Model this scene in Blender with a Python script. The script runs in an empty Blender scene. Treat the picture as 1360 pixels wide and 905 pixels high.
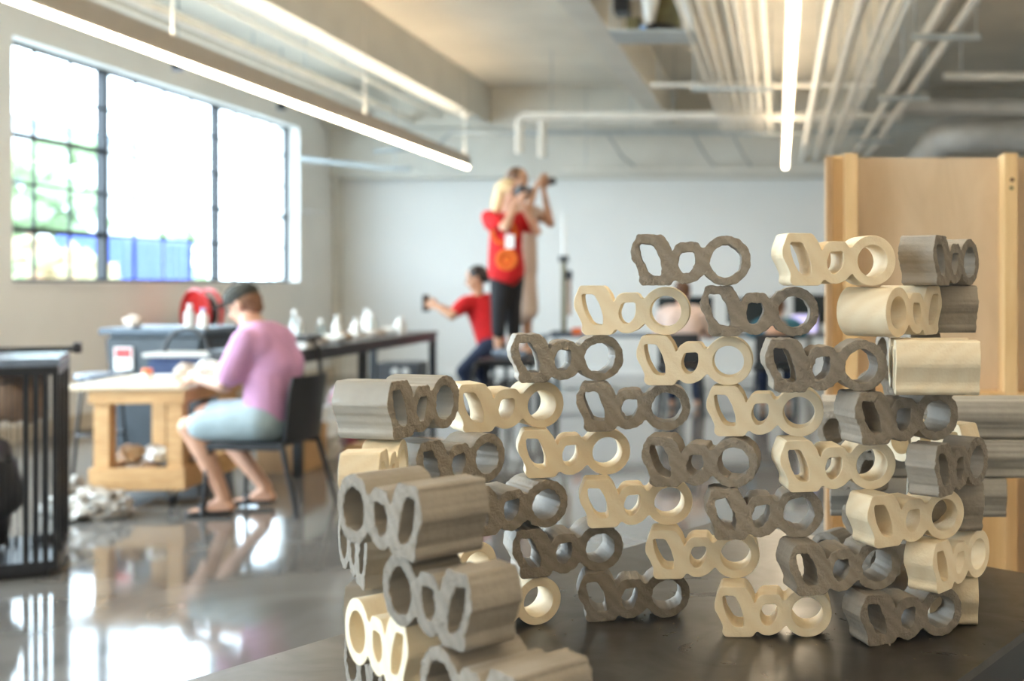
import bpy, bmesh, math, random
from mathutils import Vector, Matrix, noise
R = math.radians
sc = bpy.context.scene
col = sc.collection
rnd = random.Random(7)

# ------------------------------------------------------------------ camera
EYE = 1.3
cam_d = bpy.data.cameras.new('camera')
cam = bpy.data.objects.new('camera', cam_d); col.objects.link(cam)
cam.location = (0, 0, EYE); cam.rotation_euler = (R(90), 0, 0)
cam_d.sensor_width = 36.0; cam_d.lens = 40.0
cam_d.shift_x = -355/1360; cam_d.shift_y = -77.5/1360
cam_d.clip_start = 0.05; cam_d.clip_end = 200
cam_d.dof.use_dof = True; cam_d.dof.focus_distance = 1.60; cam_d.dof.aperture_fstop = 3.3
sc.camera = cam
# ------------------------------------------------------------------ world and light
w = bpy.data.worlds.new('sky'); sc.world = w; w.use_nodes = True
bg = w.node_tree.nodes['Background']
bg.inputs[0].default_value = (0.76, 0.89, 1.0, 1); bg.inputs[1].default_value = 12.5
STRIP = 20.0
def portal(name, loc, rot, sx, sy):
    l = bpy.data.lights.new(name, 'AREA'); l.shape = 'RECTANGLE'; l.size = sx; l.size_y = sy
    l.cycles.is_portal = True
    o = bpy.data.objects.new(name, l); col.objects.link(o); o.location = loc; o.rotation_euler = rot
WINS = [(9.2, 14.7), (0.8, 8.3), (-3.6, -0.2)]
WZ = [(1.3, 3.3), (.35, 3.6), (1.3, 3.3)]      # sill and head heights
for (a, b), (z0, z1) in zip(WINS, WZ):
    portal('window_portal', (-6.36, (a+b)/2, (z0+z1)/2), (0, R(-90), 0), z1-z0, b-a)
vs = sc.view_settings
vs.view_transform = 'Standard'; vs.look = 'None'; vs.gamma = 1; vs.exposure = 0.68; vs.use_curve_mapping = False
sc.cycles.use_denoising = True
sc.cycles.max_bounces = 8; sc.cycles.diffuse_bounces = 5; sc.cycles.glossy_bounces = 3
sc.cycles.transparent_max_bounces = 12
sc.cycles.caustics_reflective = False; sc.cycles.caustics_refractive = False
sc.cycles.sample_clamp_indirect = 6

# ------------------------------------------------------------------ materials
def srgb(r, g, b):
    f = lambda c: (c/255/12.92) if c/255 <= .04045 else ((c/255+.055)/1.055)**2.4
    return (f(r), f(g), f(b))
def mat(name, c, rough=.6, metal=0.0, var=0.0, scale=8.0, bump=0.0, bscale=60.0, emit=None, es=0, spec=.5, c2=None, stretch=None, trans=0, coat=0, distort=0, detail=4):
    m = bpy.data.materials.new(name); m.use_nodes = True
    nt = m.node_tree; b = nt.nodes['Principled BSDF']
    b.inputs['Base Color'].default_value = (*c, 1); b.inputs['Roughness'].default_value = rough
    b.inputs['Metallic'].default_value = metal; b.inputs['Specular IOR Level'].default_value = spec
    b.inputs['Transmission Weight'].default_value = trans
    b.inputs['Coat Weight'].default_value = coat
    if emit: b.inputs['Emission Color'].default_value = (*emit, 1); b.inputs['Emission Strength'].default_value = es
    tc = nt.nodes.new('ShaderNodeTexCoord'); mp = nt.nodes.new('ShaderNodeMapping')
    nt.links.new(tc.outputs['Object'], mp.inputs['Vector'])
    if stretch: mp.inputs['Scale'].default_value = stretch
    if var or c2:
        n = nt.nodes.new('ShaderNodeTexNoise'); n.inputs['Scale'].default_value = scale; n.inputs['Detail'].default_value = detail
        n.inputs['Distortion'].default_value = distort
        nt.links.new(mp.outputs[0], n.inputs['Vector'])
        cr = nt.nodes.new('ShaderNodeValToRGB')
        cr.color_ramp.elements[0].position = .35; cr.color_ramp.elements[1].position = .65
        lo = c2 if c2 else tuple(x*(1-var) for x in c)
        hi = c if c2 else tuple(min(1, x*(1+var)) for x in c)
        cr.color_ramp.elements[0].color = (*lo, 1); cr.color_ramp.elements[1].color = (*hi, 1)
        nt.links.new(n.outputs['Fac'], cr.inputs['Fac']); nt.links.new(cr.outputs[0], b.inputs['Base Color'])
    if bump:
        n2 = nt.nodes.new('ShaderNodeTexNoise'); n2.inputs['Scale'].default_value = bscale; n2.inputs['Detail'].default_value = 5
        nt.links.new(mp.outputs[0], n2.inputs['Vector'])
        bp = nt.nodes.new('ShaderNodeBump'); bp.inputs['Strength'].default_value = bump; bp.inputs['Distance'].default_value = .01
        nt.links.new(n2.outputs['Fac'], bp.inputs['Height']); nt.links.new(bp.outputs[0], b.inputs['Normal'])
    return m
def emitmat(name, c, s):
    m = bpy.data.materials.new(name); m.use_nodes = True; nt = m.node_tree; nt.nodes.clear()
    e = nt.nodes.new('ShaderNodeEmission'); e.inputs[0].default_value = (*c, 1); e.inputs[1].default_value = s
    o = nt.nodes.new('ShaderNodeOutputMaterial'); nt.links.new(e.outputs[0], o.inputs[0]); return m
def glassmat(name, tint=(1, 1, 1), gl=.08):
    m = bpy.data.materials.new(name); m.use_nodes = True; nt = m.node_tree; nt.nodes.clear()
    t = nt.nodes.new('ShaderNodeBsdfTransparent'); t.inputs[0].default_value = (*tint, 1)
    g = nt.nodes.new('ShaderNodeBsdfGlossy'); g.inputs['Roughness'].default_value = .03
    mx = nt.nodes.new('ShaderNodeMixShader'); mx.inputs[0].default_value = gl
    o = nt.nodes.new('ShaderNodeOutputMaterial')
    nt.links.new(t.outputs[0], mx.inputs[1]); nt.links.new(g.outputs[0], mx.inputs[2]); nt.links.new(mx.outputs[0], o.inputs[0]); return m
def swirl_mat(name, c1, c2, scale, bump, rough, bscale, dist=3.0, det=2):
    m = mat(name, c1, rough=rough, bump=bump, bscale=bscale, spec=.3)
    nt = m.node_tree; b = nt.nodes['Principled BSDF']
    tc = nt.nodes.new('ShaderNodeTexCoord'); oi = nt.nodes.new('ShaderNodeObjectInfo')
    add = nt.nodes.new('ShaderNodeVectorMath'); add.operation = 'ADD'
    mul = nt.nodes.new('ShaderNodeVectorMath'); mul.operation = 'SCALE'; mul.inputs['Scale'].default_value = 3.0
    cmb = nt.nodes.new('ShaderNodeCombineXYZ')
    for k in range(3): nt.links.new(oi.outputs['Random'], cmb.inputs[k])
    nt.links.new(cmb.outputs[0], mul.inputs[0]); nt.links.new(tc.outputs['Object'], add.inputs[0]); nt.links.new(mul.outputs[0], add.inputs[1])
    wv = nt.nodes.new('ShaderNodeTexWave'); wv.inputs['Scale'].default_value = scale; wv.inputs['Distortion'].default_value = dist
    wv.bands_direction = 'DIAGONAL'; wv.inputs['Detail'].default_value = det; wv.inputs['Detail Scale'].default_value = .6
    nt.links.new(add.outputs[0], wv.inputs['Vector'])
    mx = nt.nodes.new('ShaderNodeMix'); mx.data_type = 'RGBA'
    mx.inputs['A'].default_value = (*c1, 1); mx.inputs['B'].default_value = (*c2, 1)
    nt.links.new(wv.outputs['Fac'], mx.inputs['Factor'])
    # each batch of material varies a little
    hv = nt.nodes.new('ShaderNodeHueSaturation'); mr = nt.nodes.new('ShaderNodeMapRange')
    mr.inputs['To Min'].default_value = .82; mr.inputs['To Max'].default_value = 1.1
    nt.links.new(oi.outputs['Random'], mr.inputs['Value']); nt.links.new(mr.outputs[0], hv.inputs['Value'])
    nt.links.new(mx.outputs['Result'], hv.inputs['Color']); nt.links.new(hv.outputs[0], b.inputs['Base Color'])
    return m
M = dict(
    clay=swirl_mat('grey_clay', (.285, .248, .205), (.245, .212, .172), 30, .4, .8, 260, 5.0, 4),
    cream=swirl_mat('cream_foam', (.81, .70, .51), (.78, .655, .46), 20, .12, .7, 220, 3.0),
    wall=mat('wall_paint', (.74, .73, .70), .7, var=.03, scale=1.5, bump=.1, bscale=20),
    wallback=mat('back_wall_paint', (.76, .76, .735), .7, var=.02, scale=1),
    ceil=mat('ceiling_paint', (.70, .66, .58), .8, var=.06, scale=1.2),
    beam=mat('beam_paint', (.66, .64, .58), .7, var=.05, scale=2),
    pipe=mat('painted_pipe', (.80, .77, .70), .5, var=.05, scale=4),
    pipegrey=mat('galvanised_conduit', (.42, .46, .47), .45, .3, var=.08, scale=6),
    duct=mat('duct_metal', (.50, .49, .46), .6, .2, var=.1, scale=5),
    white=mat('white_plastic', (.8, .8, .78), .5, var=.03, scale=9),
    black=mat('black_plastic', (.012, .012, .014), .42, var=.2, scale=30),
    blackm=mat('black_metal', (.016, .017, .02), .35, .2, var=.2, scale=30),
    bluegrey=mat('blue_grey_top', (.16, .19, .24), .25, var=.1, scale=20),
    darksteel=mat('dark_steel_frame', (.05, .055, .06), .4, .6, var=.1, scale=10),
    wood=mat('pine_wood', (.62, .38, .17), .6, c2=(.50, .28, .11), scale=6, stretch=(1, 9, 9), bump=.1, distort=1),
    woodv=mat('pine_stud', (.74, .53, .28), .6, c2=(.66, .44, .21), scale=3, stretch=(14, 14, 1), bump=.1, distort=.6),
    ply=mat('birch_plywood', (.62, .49, .34), .6, c2=(.56, .43, .29), scale=2.2, stretch=(4, 4, .7), bump=.05, distort=2.5),
    plytop=mat('plywood_table_top', (.60, .48, .32), .5, c2=(.52, .40, .26), scale=3, stretch=(1, 6, 1)),
    hrwood=mat('baseboard_wood', (.55, .47, .36), .6, var=.08, scale=3),
    bin=mat('grey_bin_plastic', (.032, .043, .053), .45, var=.1, scale=10),
    binrim=mat('bin_rim', (.07, .10, .135), .5, var=.1, scale=10),
    red=mat('red_paint', (.55, .015, .015), .35, var=.1, scale=10),
    redshirt=mat('red_cotton', (.58, .012, .015), .9, var=.12, scale=9, bump=.2),
    orangeprint=mat('orange_print', (.75, .16, .02), .9, var=.1, scale=20),
    pink=mat('pink_cotton', (.60, .32, .52), .9, var=.07, scale=7, bump=.35, bscale=12),
    denim=mat('light_denim', (.36, .46, .50), .9, var=.1, scale=12, bump=.3, bscale=30),
    jeans=mat('dark_denim', (.02, .032, .07), .9, var=.2, scale=14),
    legging=mat('black_leggings', (.012, .012, .016), .8, var=.1, scale=10),
    beige=mat('beige_cotton', (.62, .50, .42), .9, var=.06, scale=8),
    teal=mat('teal_cotton', (.04, .15, .21), .9, var=.15, scale=8),
    offwhite=mat('off_white_cotton', (.80, .62, .54), .9, var=.06, scale=8),
    skin=mat('skin', (.60, .34, .23), .5, var=.08, scale=12),
    skin2=mat('tanned_skin', (.50, .27, .16), .5, var=.08, scale=12),
    tattoo=mat('tattooed_skin', (.56, .32, .22), .5, c2=(.28, .17, .14), scale=22, distort=2),
    blonde=mat('blonde_hair', (.70, .50, .27), .6, var=.2, scale=20, stretch=(6, 6, 1)),
    brown=mat('brown_hair', (.13, .06, .028), .6, var=.3, scale=20, stretch=(6, 6, 1)),
    darkhair=mat('dark_hair', (.02, .014, .012), .5, var=.3, scale=20),
    shorthair=mat('short_brown_hair', (.20, .10, .055), .8, var=.2, scale=60),
    cap=mat('charcoal_cap_cloth', (.045, .045, .038), .9, var=.15, scale=20),
    eye=mat('eye', (.05, .04, .04), .2, var=.1),
    paper=mat('paper', (.82, .82, .80), .7, var=.03, scale=5),
    plaster=mat('plaster_scrap', (.52, .45, .39), .8, var=.15, scale=9, bump=.4, bscale=15),
    brownscrap=mat('brown_scrap', (.33, .20, .12), .8, var=.25, scale=9, bump=.4, bscale=15),
    bag=mat('clear_crumpled_bag', (.40, .37, .33), .25, var=.2, scale=14, bump=.8, bscale=14),
    orange=mat('orange_plastic', (.75, .14, .02), .4, var=.05),
    blue=mat('blue_plastic', (.02, .04, .11), .4, var=.1),
    cardboard=mat('cardboard', (.42, .26, .13), .8, var=.1, scale=6),
    magenta=mat('pink_bag_plastic', (.60, .16, .22), .4, c2=(.75, .65, .66), scale=7, bump=.5, bscale=10),
    screen=mat('dark_screen', (.012, .02, .024), .15, var=.1),
    lit=emitmat('laptop_screen_light', (.55, .5, .85), 1.1),
    lamp=emitmat('warm_lamp', (1.0, .83, .60), STRIP),
    uplamp=emitmat('warm_uplight', (1.0, .80, .55), STRIP*1.1),
    glass=glassmat('window_glass', (.97, .99, .99), .05),
    glassw=glassmat('grey_window_glass', (.80, .84, .86), .05),
    cover=mat('beige_fixture_cover', (.50, .43, .35), .5, var=.03),
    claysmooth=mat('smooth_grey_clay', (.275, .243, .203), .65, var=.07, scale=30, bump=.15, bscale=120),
    claysheen=mat('clay_painted_sheen', (.35, .335, .30), .5, var=.08, scale=20, bump=.1, bscale=120),  # same grey clay; sheen and window light painted in as a lighter colour
    bottle=glassmat('clear_bottle', (.82, .88, .88), .2),
    leaf=mat('tree_leaves', (.16, .24, .10), .8, c2=(.30, .38, .22), scale=2, bump=.8, bscale=6),
    leafo=mat('orange_blossom', (.42, .24, .14), .8, c2=(.22, .28, .14), scale=3),
    containerblue=mat('blue_container', (.035, .07, .36), .6, var=.1, scale=2),
    extw=mat('white_siding', (.62, .62, .62), .8, var=.04, scale=2),
    ground=mat('pale_concrete_ground', (.55, .55, .52), .9, var=.08, scale=.6),
    bluelamp=mat('blue_plastic_cap', (.25, .45, .8), .3),
    olive=mat('olive_metal', (.14, .12, .05), .5, var=.2, scale=12),
)
# polished concrete floor
def floor_mat():
    m = mat('polished_concrete', (.20, .19, .178), .13, c2=(.12, .113, .105), scale=1.3, spec=.62, distort=1.2, detail=8)
    nt = m.node_tree; b = nt.nodes['Principled BSDF']
    n = nt.nodes.new('ShaderNodeTexNoise'); n.inputs['Scale'].default_value = 2.2; n.inputs['Detail'].default_value = 6
    tc = nt.nodes.new('ShaderNodeTexCoord'); nt.links.new(tc.outputs['Object'], n.inputs['Vector'])
    mr = nt.nodes.new('ShaderNodeMapRange'); mr.inputs['To Min'].default_value = .03; mr.inputs['To Max'].default_value = .12
    nt.links.new(n.outputs['Fac'], mr.inputs['Value']); nt.links.new(mr.outputs[0], b.inputs['Roughness'])
    bp = nt.nodes.new('ShaderNodeBump'); bp.inputs['Strength'].default_value = .05; bp.inputs['Distance'].default_value = .02
    nt.links.new(n.outputs['Fac'], bp.inputs['Height']); nt.links.new(bp.outputs[0], b.inputs['Normal'])
    return m
M['floor'] = floor_mat()
def steel_top():
    m = mat('steel_table_top', (.13, .12, .11), .3, metal=.7, c2=(.095, .088, .08), scale=5, distort=3, spec=.5)
    nt = m.node_tree; b = nt.nodes['Principled BSDF']
    n = nt.nodes.new('ShaderNodeTexNoise'); n.inputs['Scale'].default_value = 9; n.inputs['Detail'].default_value = 6; n.inputs['Distortion'].default_value = 2
    tc = nt.nodes.new('ShaderNodeTexCoord'); nt.links.new(tc.outputs['Object'], n.inputs['Vector'])
    mr = nt.nodes.new('ShaderNodeMapRange'); mr.inputs['To Min'].default_value = .2; mr.inputs['To Max'].default_value = .42
    nt.links.new(n.outputs['Fac'], mr.inputs['Value']); nt.links.new(mr.outputs[0], b.inputs['Roughness'])
    return m
M['steel'] = steel_top()

# ------------------------------------------------------------------ helpers
def tag(o, label=None, cat=None, group=None, kind=None):
    if label: o['label'] = label
    if cat: o['category'] = cat
    if group: o['group'] = group
    if kind: o['kind'] = kind
    return o
def empty(name, loc, rz=0, label=None, cat=None, group=None):
    o = bpy.data.objects.new(name, None); col.objects.link(o); o.empty_display_size = .05
    o.location = loc; o.rotation_euler = (0, 0, rz)
    return tag(o, label, cat, group)
class MB:
    def __init__(s): s.bm = bmesh.new()
    def box(s, x0, x1, y0, y1, z0, z1, bev=0, rot=None, piv=None):
        v = [s.bm.verts.new((x, y, z)) for x in (x0, x1) for y in (y0, y1) for z in (z0, z1)]
        f = [(0, 1, 3, 2), (4, 6, 7, 5), (0, 4, 5, 1), (2, 3, 7, 6), (0, 2, 6, 4), (1, 5, 7, 3)]
        fs = [s.bm.faces.new([v[i] for i in q]) for q in f]
        if rot is not None:
            bmesh.ops.transform(s.bm, matrix=Matrix.Translation(piv) @ rot @ Matrix.Translation(-Vector(piv)), verts=v)
        if bev:
            es = list({e for q in fs for e in q.edges})
            bmesh.ops.bevel(s.bm, geom=es, offset=bev, segments=2, affect='EDGES', profile=.7)
        return s
    def tube(s, pts, r, seg=12, r2=None, caps=True):
        pts = [Vector(p) for p in pts]; n = len(pts); rings = []
        rs = r if isinstance(r, (list, tuple)) else [r]*n
        up0 = None
        for i, p in enumerate(pts):
            t = (pts[min(i+1, n-1)]-pts[max(i-1, 0)]).normalized()
            if up0 is None:
                a = Vector((0, 0, 1)) if abs(t.z) < .9 else Vector((1, 0, 0))
                u = t.cross(a).normalized()
            else:
                u = (up0 - t*up0.dot(t)).normalized()
            up0 = u; v = t.cross(u)
            rings.append([s.bm.verts.new(p + (u*math.cos(2*math.pi*k/seg)+v*math.sin(2*math.pi*k/seg))*rs[i]) for k in range(seg)])
        for i in range(n-1):
            for k in range(seg):
                s.bm.faces.new((rings[i][k], rings[i][(k+1) % seg], rings[i+1][(k+1) % seg], rings[i+1][k]))
        if caps:
            s.bm.faces.new(rings[0][::-1]); s.bm.faces.new(rings[-1])
        return s
    def lathe(s, prof, cx=0, cy=0, seg=24, axis='z', z=0):
        rings = []
        for r, h in prof:
            ring = []
            for k in range(seg):
                a = 2*math.pi*k/seg; c, d = r*math.cos(a), r*math.sin(a)
                co = (cx+c, cy+d, z+h) if axis == 'z' else ((cx+h, cy+c, z+d) if axis == 'x' else (cx+c, cy+h, z+d))
                ring.append(s.bm.verts.new(co))
            rings.append(ring)
        for i in range(len(rings)-1):
            for k in range(seg):
                s.bm.faces.new((rings[i][k], rings[i][(k+1) % seg], rings[i+1][(k+1) % seg], rings[i+1][k]))
        if prof[0][0] > 1e-5: s.bm.faces.new(rings[0][::-1])
        if prof[-1][0] > 1e-5: s.bm.faces.new(rings[-1])
        return s
    def torus(s, c, R_, r, axis, seg=40, sec=12):
        rings = []; axis = Vector(axis).normalized()
        a = Vector((0, 0, 1)) if abs(axis.z) < .9 else Vector((1, 0, 0)); u = axis.cross(a).normalized(); v = axis.cross(u)
        for i in range(seg):
            t = 2*math.pi*i/seg; d = u*math.cos(t)+v*math.sin(t)
            rings.append([s.bm.verts.new(Vector(c)+d*(R_+r*math.cos(2*math.pi*k/sec))+axis*r*math.sin(2*math.pi*k/sec)) for k in range(sec)])
        for i in range(seg):
            for k in range(sec):
                s.bm.faces.new((rings[i][k], rings[i][(k+1) % sec], rings[(i+1) % seg][(k+1) % sec], rings[(i+1) % seg][k]))
        return s
    def poly(s, pts2, z0, z1):     # prism from xy polygon
        a = [s.bm.verts.new((x, y, z0)) for x, y in pts2]; b = [s.bm.verts.new((x, y, z1)) for x, y in pts2]
        n = len(a); s.bm.faces.new(a[::-1]); s.bm.faces.new(b)
        for i in range(n): s.bm.faces.new((a[i], a[(i+1) % n], b[(i+1) % n], b[i]))
        return s
    def lump(s, c, r, seed=0, amp=.25, fr=2.0, sub=3):
        res = bmesh.ops.create_icosphere(s.bm, subdivisions=sub, radius=1.0)
        off = Vector((seed*3.1, seed*1.7, seed*.9))
        for v in res['verts']:
            d = v.co.normalized(); k = 1 + amp*2*noise.noise(d*fr+off) + amp*.7*noise.noise(d*fr*3+off)
            v.co = Vector(c)+Vector((d.x*r[0], d.y*r[1], d.z*r[2]))*k
        return s
    def build(s, name, m, parent=None, smooth=False, loc=None, rz=0):
        bmesh.ops.recalc_face_normals(s.bm, faces=s.bm.faces)
        me = bpy.data.meshes.new(name); s.bm.to_mesh(me); s.bm.free()
        o = bpy.data.objects.new(name, me); col.objects.link(o)
        me.materials.append(m if not isinstance(m, str) else M[m])
        if smooth:
            for p in me.polygons: p.use_smooth = True
            try: me.set_sharp_from_angle(angle=R(40))
            except Exception: pass
        if parent is not None: o.parent = parent
        if loc is not None: o.location = loc
        if rz: o.rotation_euler.z = rz
        return o
def struct(o): o['kind'] = 'structure'; return o
def at(px, py, Y): return Vector(((px-1035)*Y/1511, Y, EYE-(py-375)*Y/1511))

# ------------------------------------------------------------------ room shell
XL, XR, YB, YF, ZC, ZB = -6.2, 6.8, 15.9, -4.0, 3.95, 3.45
struct(MB().box(XL-.3, XR+.3, YF-.2, YB+.3, -.1, 0).build('floor', 'floor'))
struct(MB().box(XL-.3, XR+.3, YF-.2, YB+.3, ZC, ZC+.15).build('ceiling', 'ceil'))
b = MB(); ys = [YF]
for a, c in sorted(WINS): ys += [a, c]
ys.append(YB)
for i in range(0, len(ys), 2): b.box(XL-.3, XL, ys[i], ys[i+1], 0, ZC)
for (a, c), (z0, z1) in zip(WINS, WZ): b.box(XL-.3, XL, a, c, 0, z0); b.box(XL-.3, XL, a, c, z1, ZC)
struct(b.build('wall_left', 'wall'))
struct(MB().box(XL-.3, XR+.3, YB, YB+.3, 0, ZC).build('wall_back', 'wallback'))
struct(MB().box(XR, XR+.3, YF, YB, 0, ZC).build('wall_right', 'wall'))
struct(MB().box(XL-.3, XR+.3, YF-.3, YF, 0, ZC).build('wall_front', 'wall'))
struct(MB().box(XL, XL+.03, YF, YB, 0, .13).build('baseboard_left', 'hrwood'))
struct(MB().box(XL+.03, XR, YB-.02, YB, 0, .10).build('baseboard_back', 'white'))
# ceiling beams along the room and the cross beam at the back
BX = [(-4.16, -3.92), (-1.69, -1.45), (1.0, 1.24), (3.45, 3.69), (5.9, 6.14)]
for i, (a, c) in enumerate(BX):
    bb = MB().box(a, c, YF, 15.45, ZB, ZC, .004)
    struct(bb.build('trim_%d' % (i+1), 'beam'))
struct(MB().box(XL, XR, 15.45, 15.7, ZB-.03, ZC, .004).build('trim_6', 'beam'))
struct(MB().box(XL, XR, 15.7, YB, 2.74, ZC, .004).build('trim_7', 'beam'))
struct(MB().box(XL, XL+.14, YF, 15.7, 3.72, ZC).build('trim_8', 'beam'))
struct(MB().box(XL, XL+.10, 15.78, YB, 0, ZC, .005).build('trim_9', 'beam'))
# windows
def window(n, y0, y1, secs):
    za, zb = WZ[n-1]; hh = (zb-za)/2.0
    root = MB().box(XL-.20, XL-.14, y0, y1, za, za+.03)
    root.box(XL-.20, XL-.14, y0, y1, zb-.03, zb); root.box(XL-.20, XL-.14, y0, y0+.03, za+.03, zb-.03); root.box(XL-.20, XL-.14, y1-.03, y1, za+.03, zb-.03)
    rt = struct(root.build('window_%d' % n, 'blackm'))
    edges = [y0+.03]
    tot = sum(s[0] for s in secs); y = y0+.03; W_ = (y1-y0-.06)
    mun = MB(); 
    for i, (ww, np_) in enumerate(secs):
        ye = y + W_*ww/tot
        for j in range(1, np_):
            yy = y+(ye-y)*j/np_; mun.box(XL-.18, XL-.16, yy-.012, yy+.012, za+.03, zb-.03)
        if i < len(secs)-1:
            MB().box(XL-.21, XL-.12, ye-.03, ye+.03, za+.03, zb-.03, .003).build('mullion', 'blackm', rt)
        rows = [za+.44*hh, za+.83*hh, za+1.23*hh, za+1.63*hh]
        for k, z in enumerate(rows):
            t = .024 if (k in (0, 2) and i == 0) or (k == 1 and i == 2) else .012
            mun.box(XL-.181, XL-.159, y, ye, z-t, z+t)
        MB().box(XL-.172, XL-.168, y, ye, za+.03, zb-.03).build('pane', 'glassw' if n == 1 else 'glass', rt)
        y = ye
    mun.build('glazing_bars', 'blackm', rt)
    MB().box(XL-.14, XL+.02, y0, y1, za-.02, za+.002).build('sill', 'white', rt)
    if n == 1: MB().tube([(XL-.15, y1-.05, 2.22), (XL+.12, y1+.1, 2.22), (XL+.22, y1+.25, 2.20)], .012).build('opener_arm', 'duct', rt)
window(1, *WINS[0], [(1.48, 3), (2.15, 4), (1.85, 4)])
window(2, *WINS[1], [(1.8, 4), (1.8, 4), (1.8, 4)])  # out of view; enlarged to send more cool light onto the blocks
window(3, *WINS[2], [(1.8, 4), (1.6, 3)])

# ------------------------------------------------------------------ outside the windows
struct(MB().box(-45, XL-.3, -20, 60, -.3, -.1).build('ground', 'ground'))
o = empty('shipping_container', (-12.6, 22.0, -.1), 0, 'blue steel container standing outside beyond the window', 'container')
bb = MB().box(-.6, .6, -1.25, 1.3, .15, 2.25, .02)
for k in range(11): bb.box(.6, .63, -1.15+k*.22, -1.05+k*.22, .25, 2.15)
bb.build('body', 'containerblue', o)
MB().box(-.55, .55, -1.1, 1.15, 0, .15).build('base_frame', 'blackm', o)
MB().box(-.35, .3, -.5, .5, 2.25, 2.42, .03).build('hatch', 'extw', o)
o = empty('building', (-20.5, 27, -.1), 0, 'white neighbouring building seen through the upper left panes', 'building')
MB().box(-6, 0, -3, 11, 0, 5.6).build('wall', 'extw', o)
MB().box(-6.2, .3, -3.2, 11.2, 5.6, 5.85).build('roof_edge', 'bluegrey', o)
f = MB().box(0, .05, 3.1, 4.1, 4.9-.9, 5.3-.35).build('window', 'extw', o)
MB().box(.03, .06, 3.2, 4.0, 4.1, 4.85).build('pane', 'screen', f)
def tree(x, y, h, r, m, label, sd):
    t = empty('tree', (x, y, -.1), 0, label, 'tree', 'trees outside the window')
    MB().tube([(0, 0, 0), (.05, 0, h*.4), (0, .05, h*.6)], [.1, .08, .05]).build('trunk', 'brownscrap', t, True)
    c = MB(); q = random.Random(sd)
    for k in range(26):
        c.lump((q.uniform(-r, r), q.uniform(-r, r), h*.35+q.uniform(0, h*.65)), (r*.38,)*3, k+sd, .4, 3, 2)
    c.build('crown', m, t)
tree(-15.4, 23.3, 4.2, .85, 'leaf', 'green leafy tree outside the left end of the window', 3)
tree(-11.5, 18.3, 1.9, .6, 'leafo', 'low orange blossoming shrub outside the lower left panes', 8)
tree(-14.8, 26.6, 2.6, .8, 'leaf', 'pale green tree outside behind the blue container', 5)

# ------------------------------------------------------------------ strip lights
def strip(x, y0, y1, z, label):
    t = empty('strip_light', (x, (y0+y1)/2, z), 0, label, 'ceiling light', 'linear ceiling lights')
    L = (y1-y0)/2
    MB().box(-.035, .035, -L, L, .022, .13, .004).build('housing', 'pipe', t)
    MB().box(-.021, .021, -L+.004, L-.004, 0, .0215, .004).build('diffuser', 'lamp', t)
    MB().box(-.03, .03, -L+.01, L-.01, .1305, .133).build('uplight_diffuser', 'uplamp', t)
    MB().box(-.040, -.0355, -L, L, .022, .155).box(.0355, .040, -L, L, .022, .155).box(-.0355, .0355, -L-.004, -L, .022, .155).box(-.0355, .0355, L, L+.004, .022, .155).build('side_cover', 'cover', t)
    n = 6
    for i in range(n):
        yy = -L+.15+(2*L-.3)*i/(n-1)
        MB().tube([(0, yy, .13), (0, yy, ZC-z)], .006, 6).build('hanger', 'pipe', t)
strip(-3.92+.0, -3.0, 14.3, 2.73, 'long glowing strip light hanging along the left side of the room')
strip(.075, -3.0, 14.3, 2.73, 'long glowing strip light hanging beside the row of thin conduits')
strip(-1.95, -3.7, -.4, 2.73, 'added fill strip light, unseen behind the viewer, left of the middle one')  # added out of view as warm fill for the front block faces
strip(1.95, -3.7, -.4, 2.73, 'added fill strip light, unseen behind the viewer, right of the middle one')  # second added fill strip, also out of view
strip(3.9, -3.0, 11.3, 2.73, 'long glowing strip light hanging on the right behind the plywood panel')
MB0 = MB().lump((0, 0, 0), (.05, .05, .05), 1, .05).build('junction_box', 'pipe', loc=(-3.92, 14.2, 3.45-.05), smooth=True)
tag(MB0, 'small round junction box above the far end of the left strip light', 'junction box')

# ------------------------------------------------------------------ ceiling services
def pipe_run(name, pts, r, m, label, cat, group=None, hang=(), seg=14):
    t = empty(name, pts[0], 0, label, cat, group); p0 = Vector(pts[0])
    MB().tube([Vector(p)-p0 for p in pts], r, seg).build('pipe', m, t, True)
    for h in hang:
        hv = Vector(h)-p0
        MB().tube([hv, (hv.x, hv.y, ZC-p0.z)], .006, 6).build('hanger', 'pipegrey', t)
    return t
CX = [-.69, -.62, -.547, -.46, -.37, -.295, -.22, -.115]
names = ['outermost on the left', 'second from the left', 'third from the left', 'fourth from the left', 'fourth from the strip light', 'third from the strip light', 'second from the strip light', 'nearest to the strip light']
for x, nm in zip(CX, names):
    pipe_run('conduit', [(x, -3.9, 3.2), (x, 14.4, 3.2), (x, 14.5, 3.24), (x, 14.55, 3.93)], 0.021 if x > -.3 else .016, 'pipe',
             'thin painted conduit under the ceiling, '+nm, 'conduit', 'parallel conduits left of the strip light', hang=[(x, 5, 3.2)])
PX = [(.33, .038, 'pipe', 'thick pale'), (.51, .042, 'pipe', 'thickest pale'), (.67, .032, 'pipe', 'medium grey'), (.75, .016, 'pipe', 'thinnest'), (1.03, .036, 'pipe', 'pale'), (1.20, .034, 'pipe', 'outermost')]
pn = ['thick pale ceiling pipe next to the right of the strip light', 'thickest pale ceiling pipe, second right of the strip light', 'ceiling pipe third to the right of the strip light',
      'thinnest ceiling pipe, right beside the third one', 'inner of the two ceiling pipes carried on cross struts', 'outer of the two ceiling pipes carried on cross struts']
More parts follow.
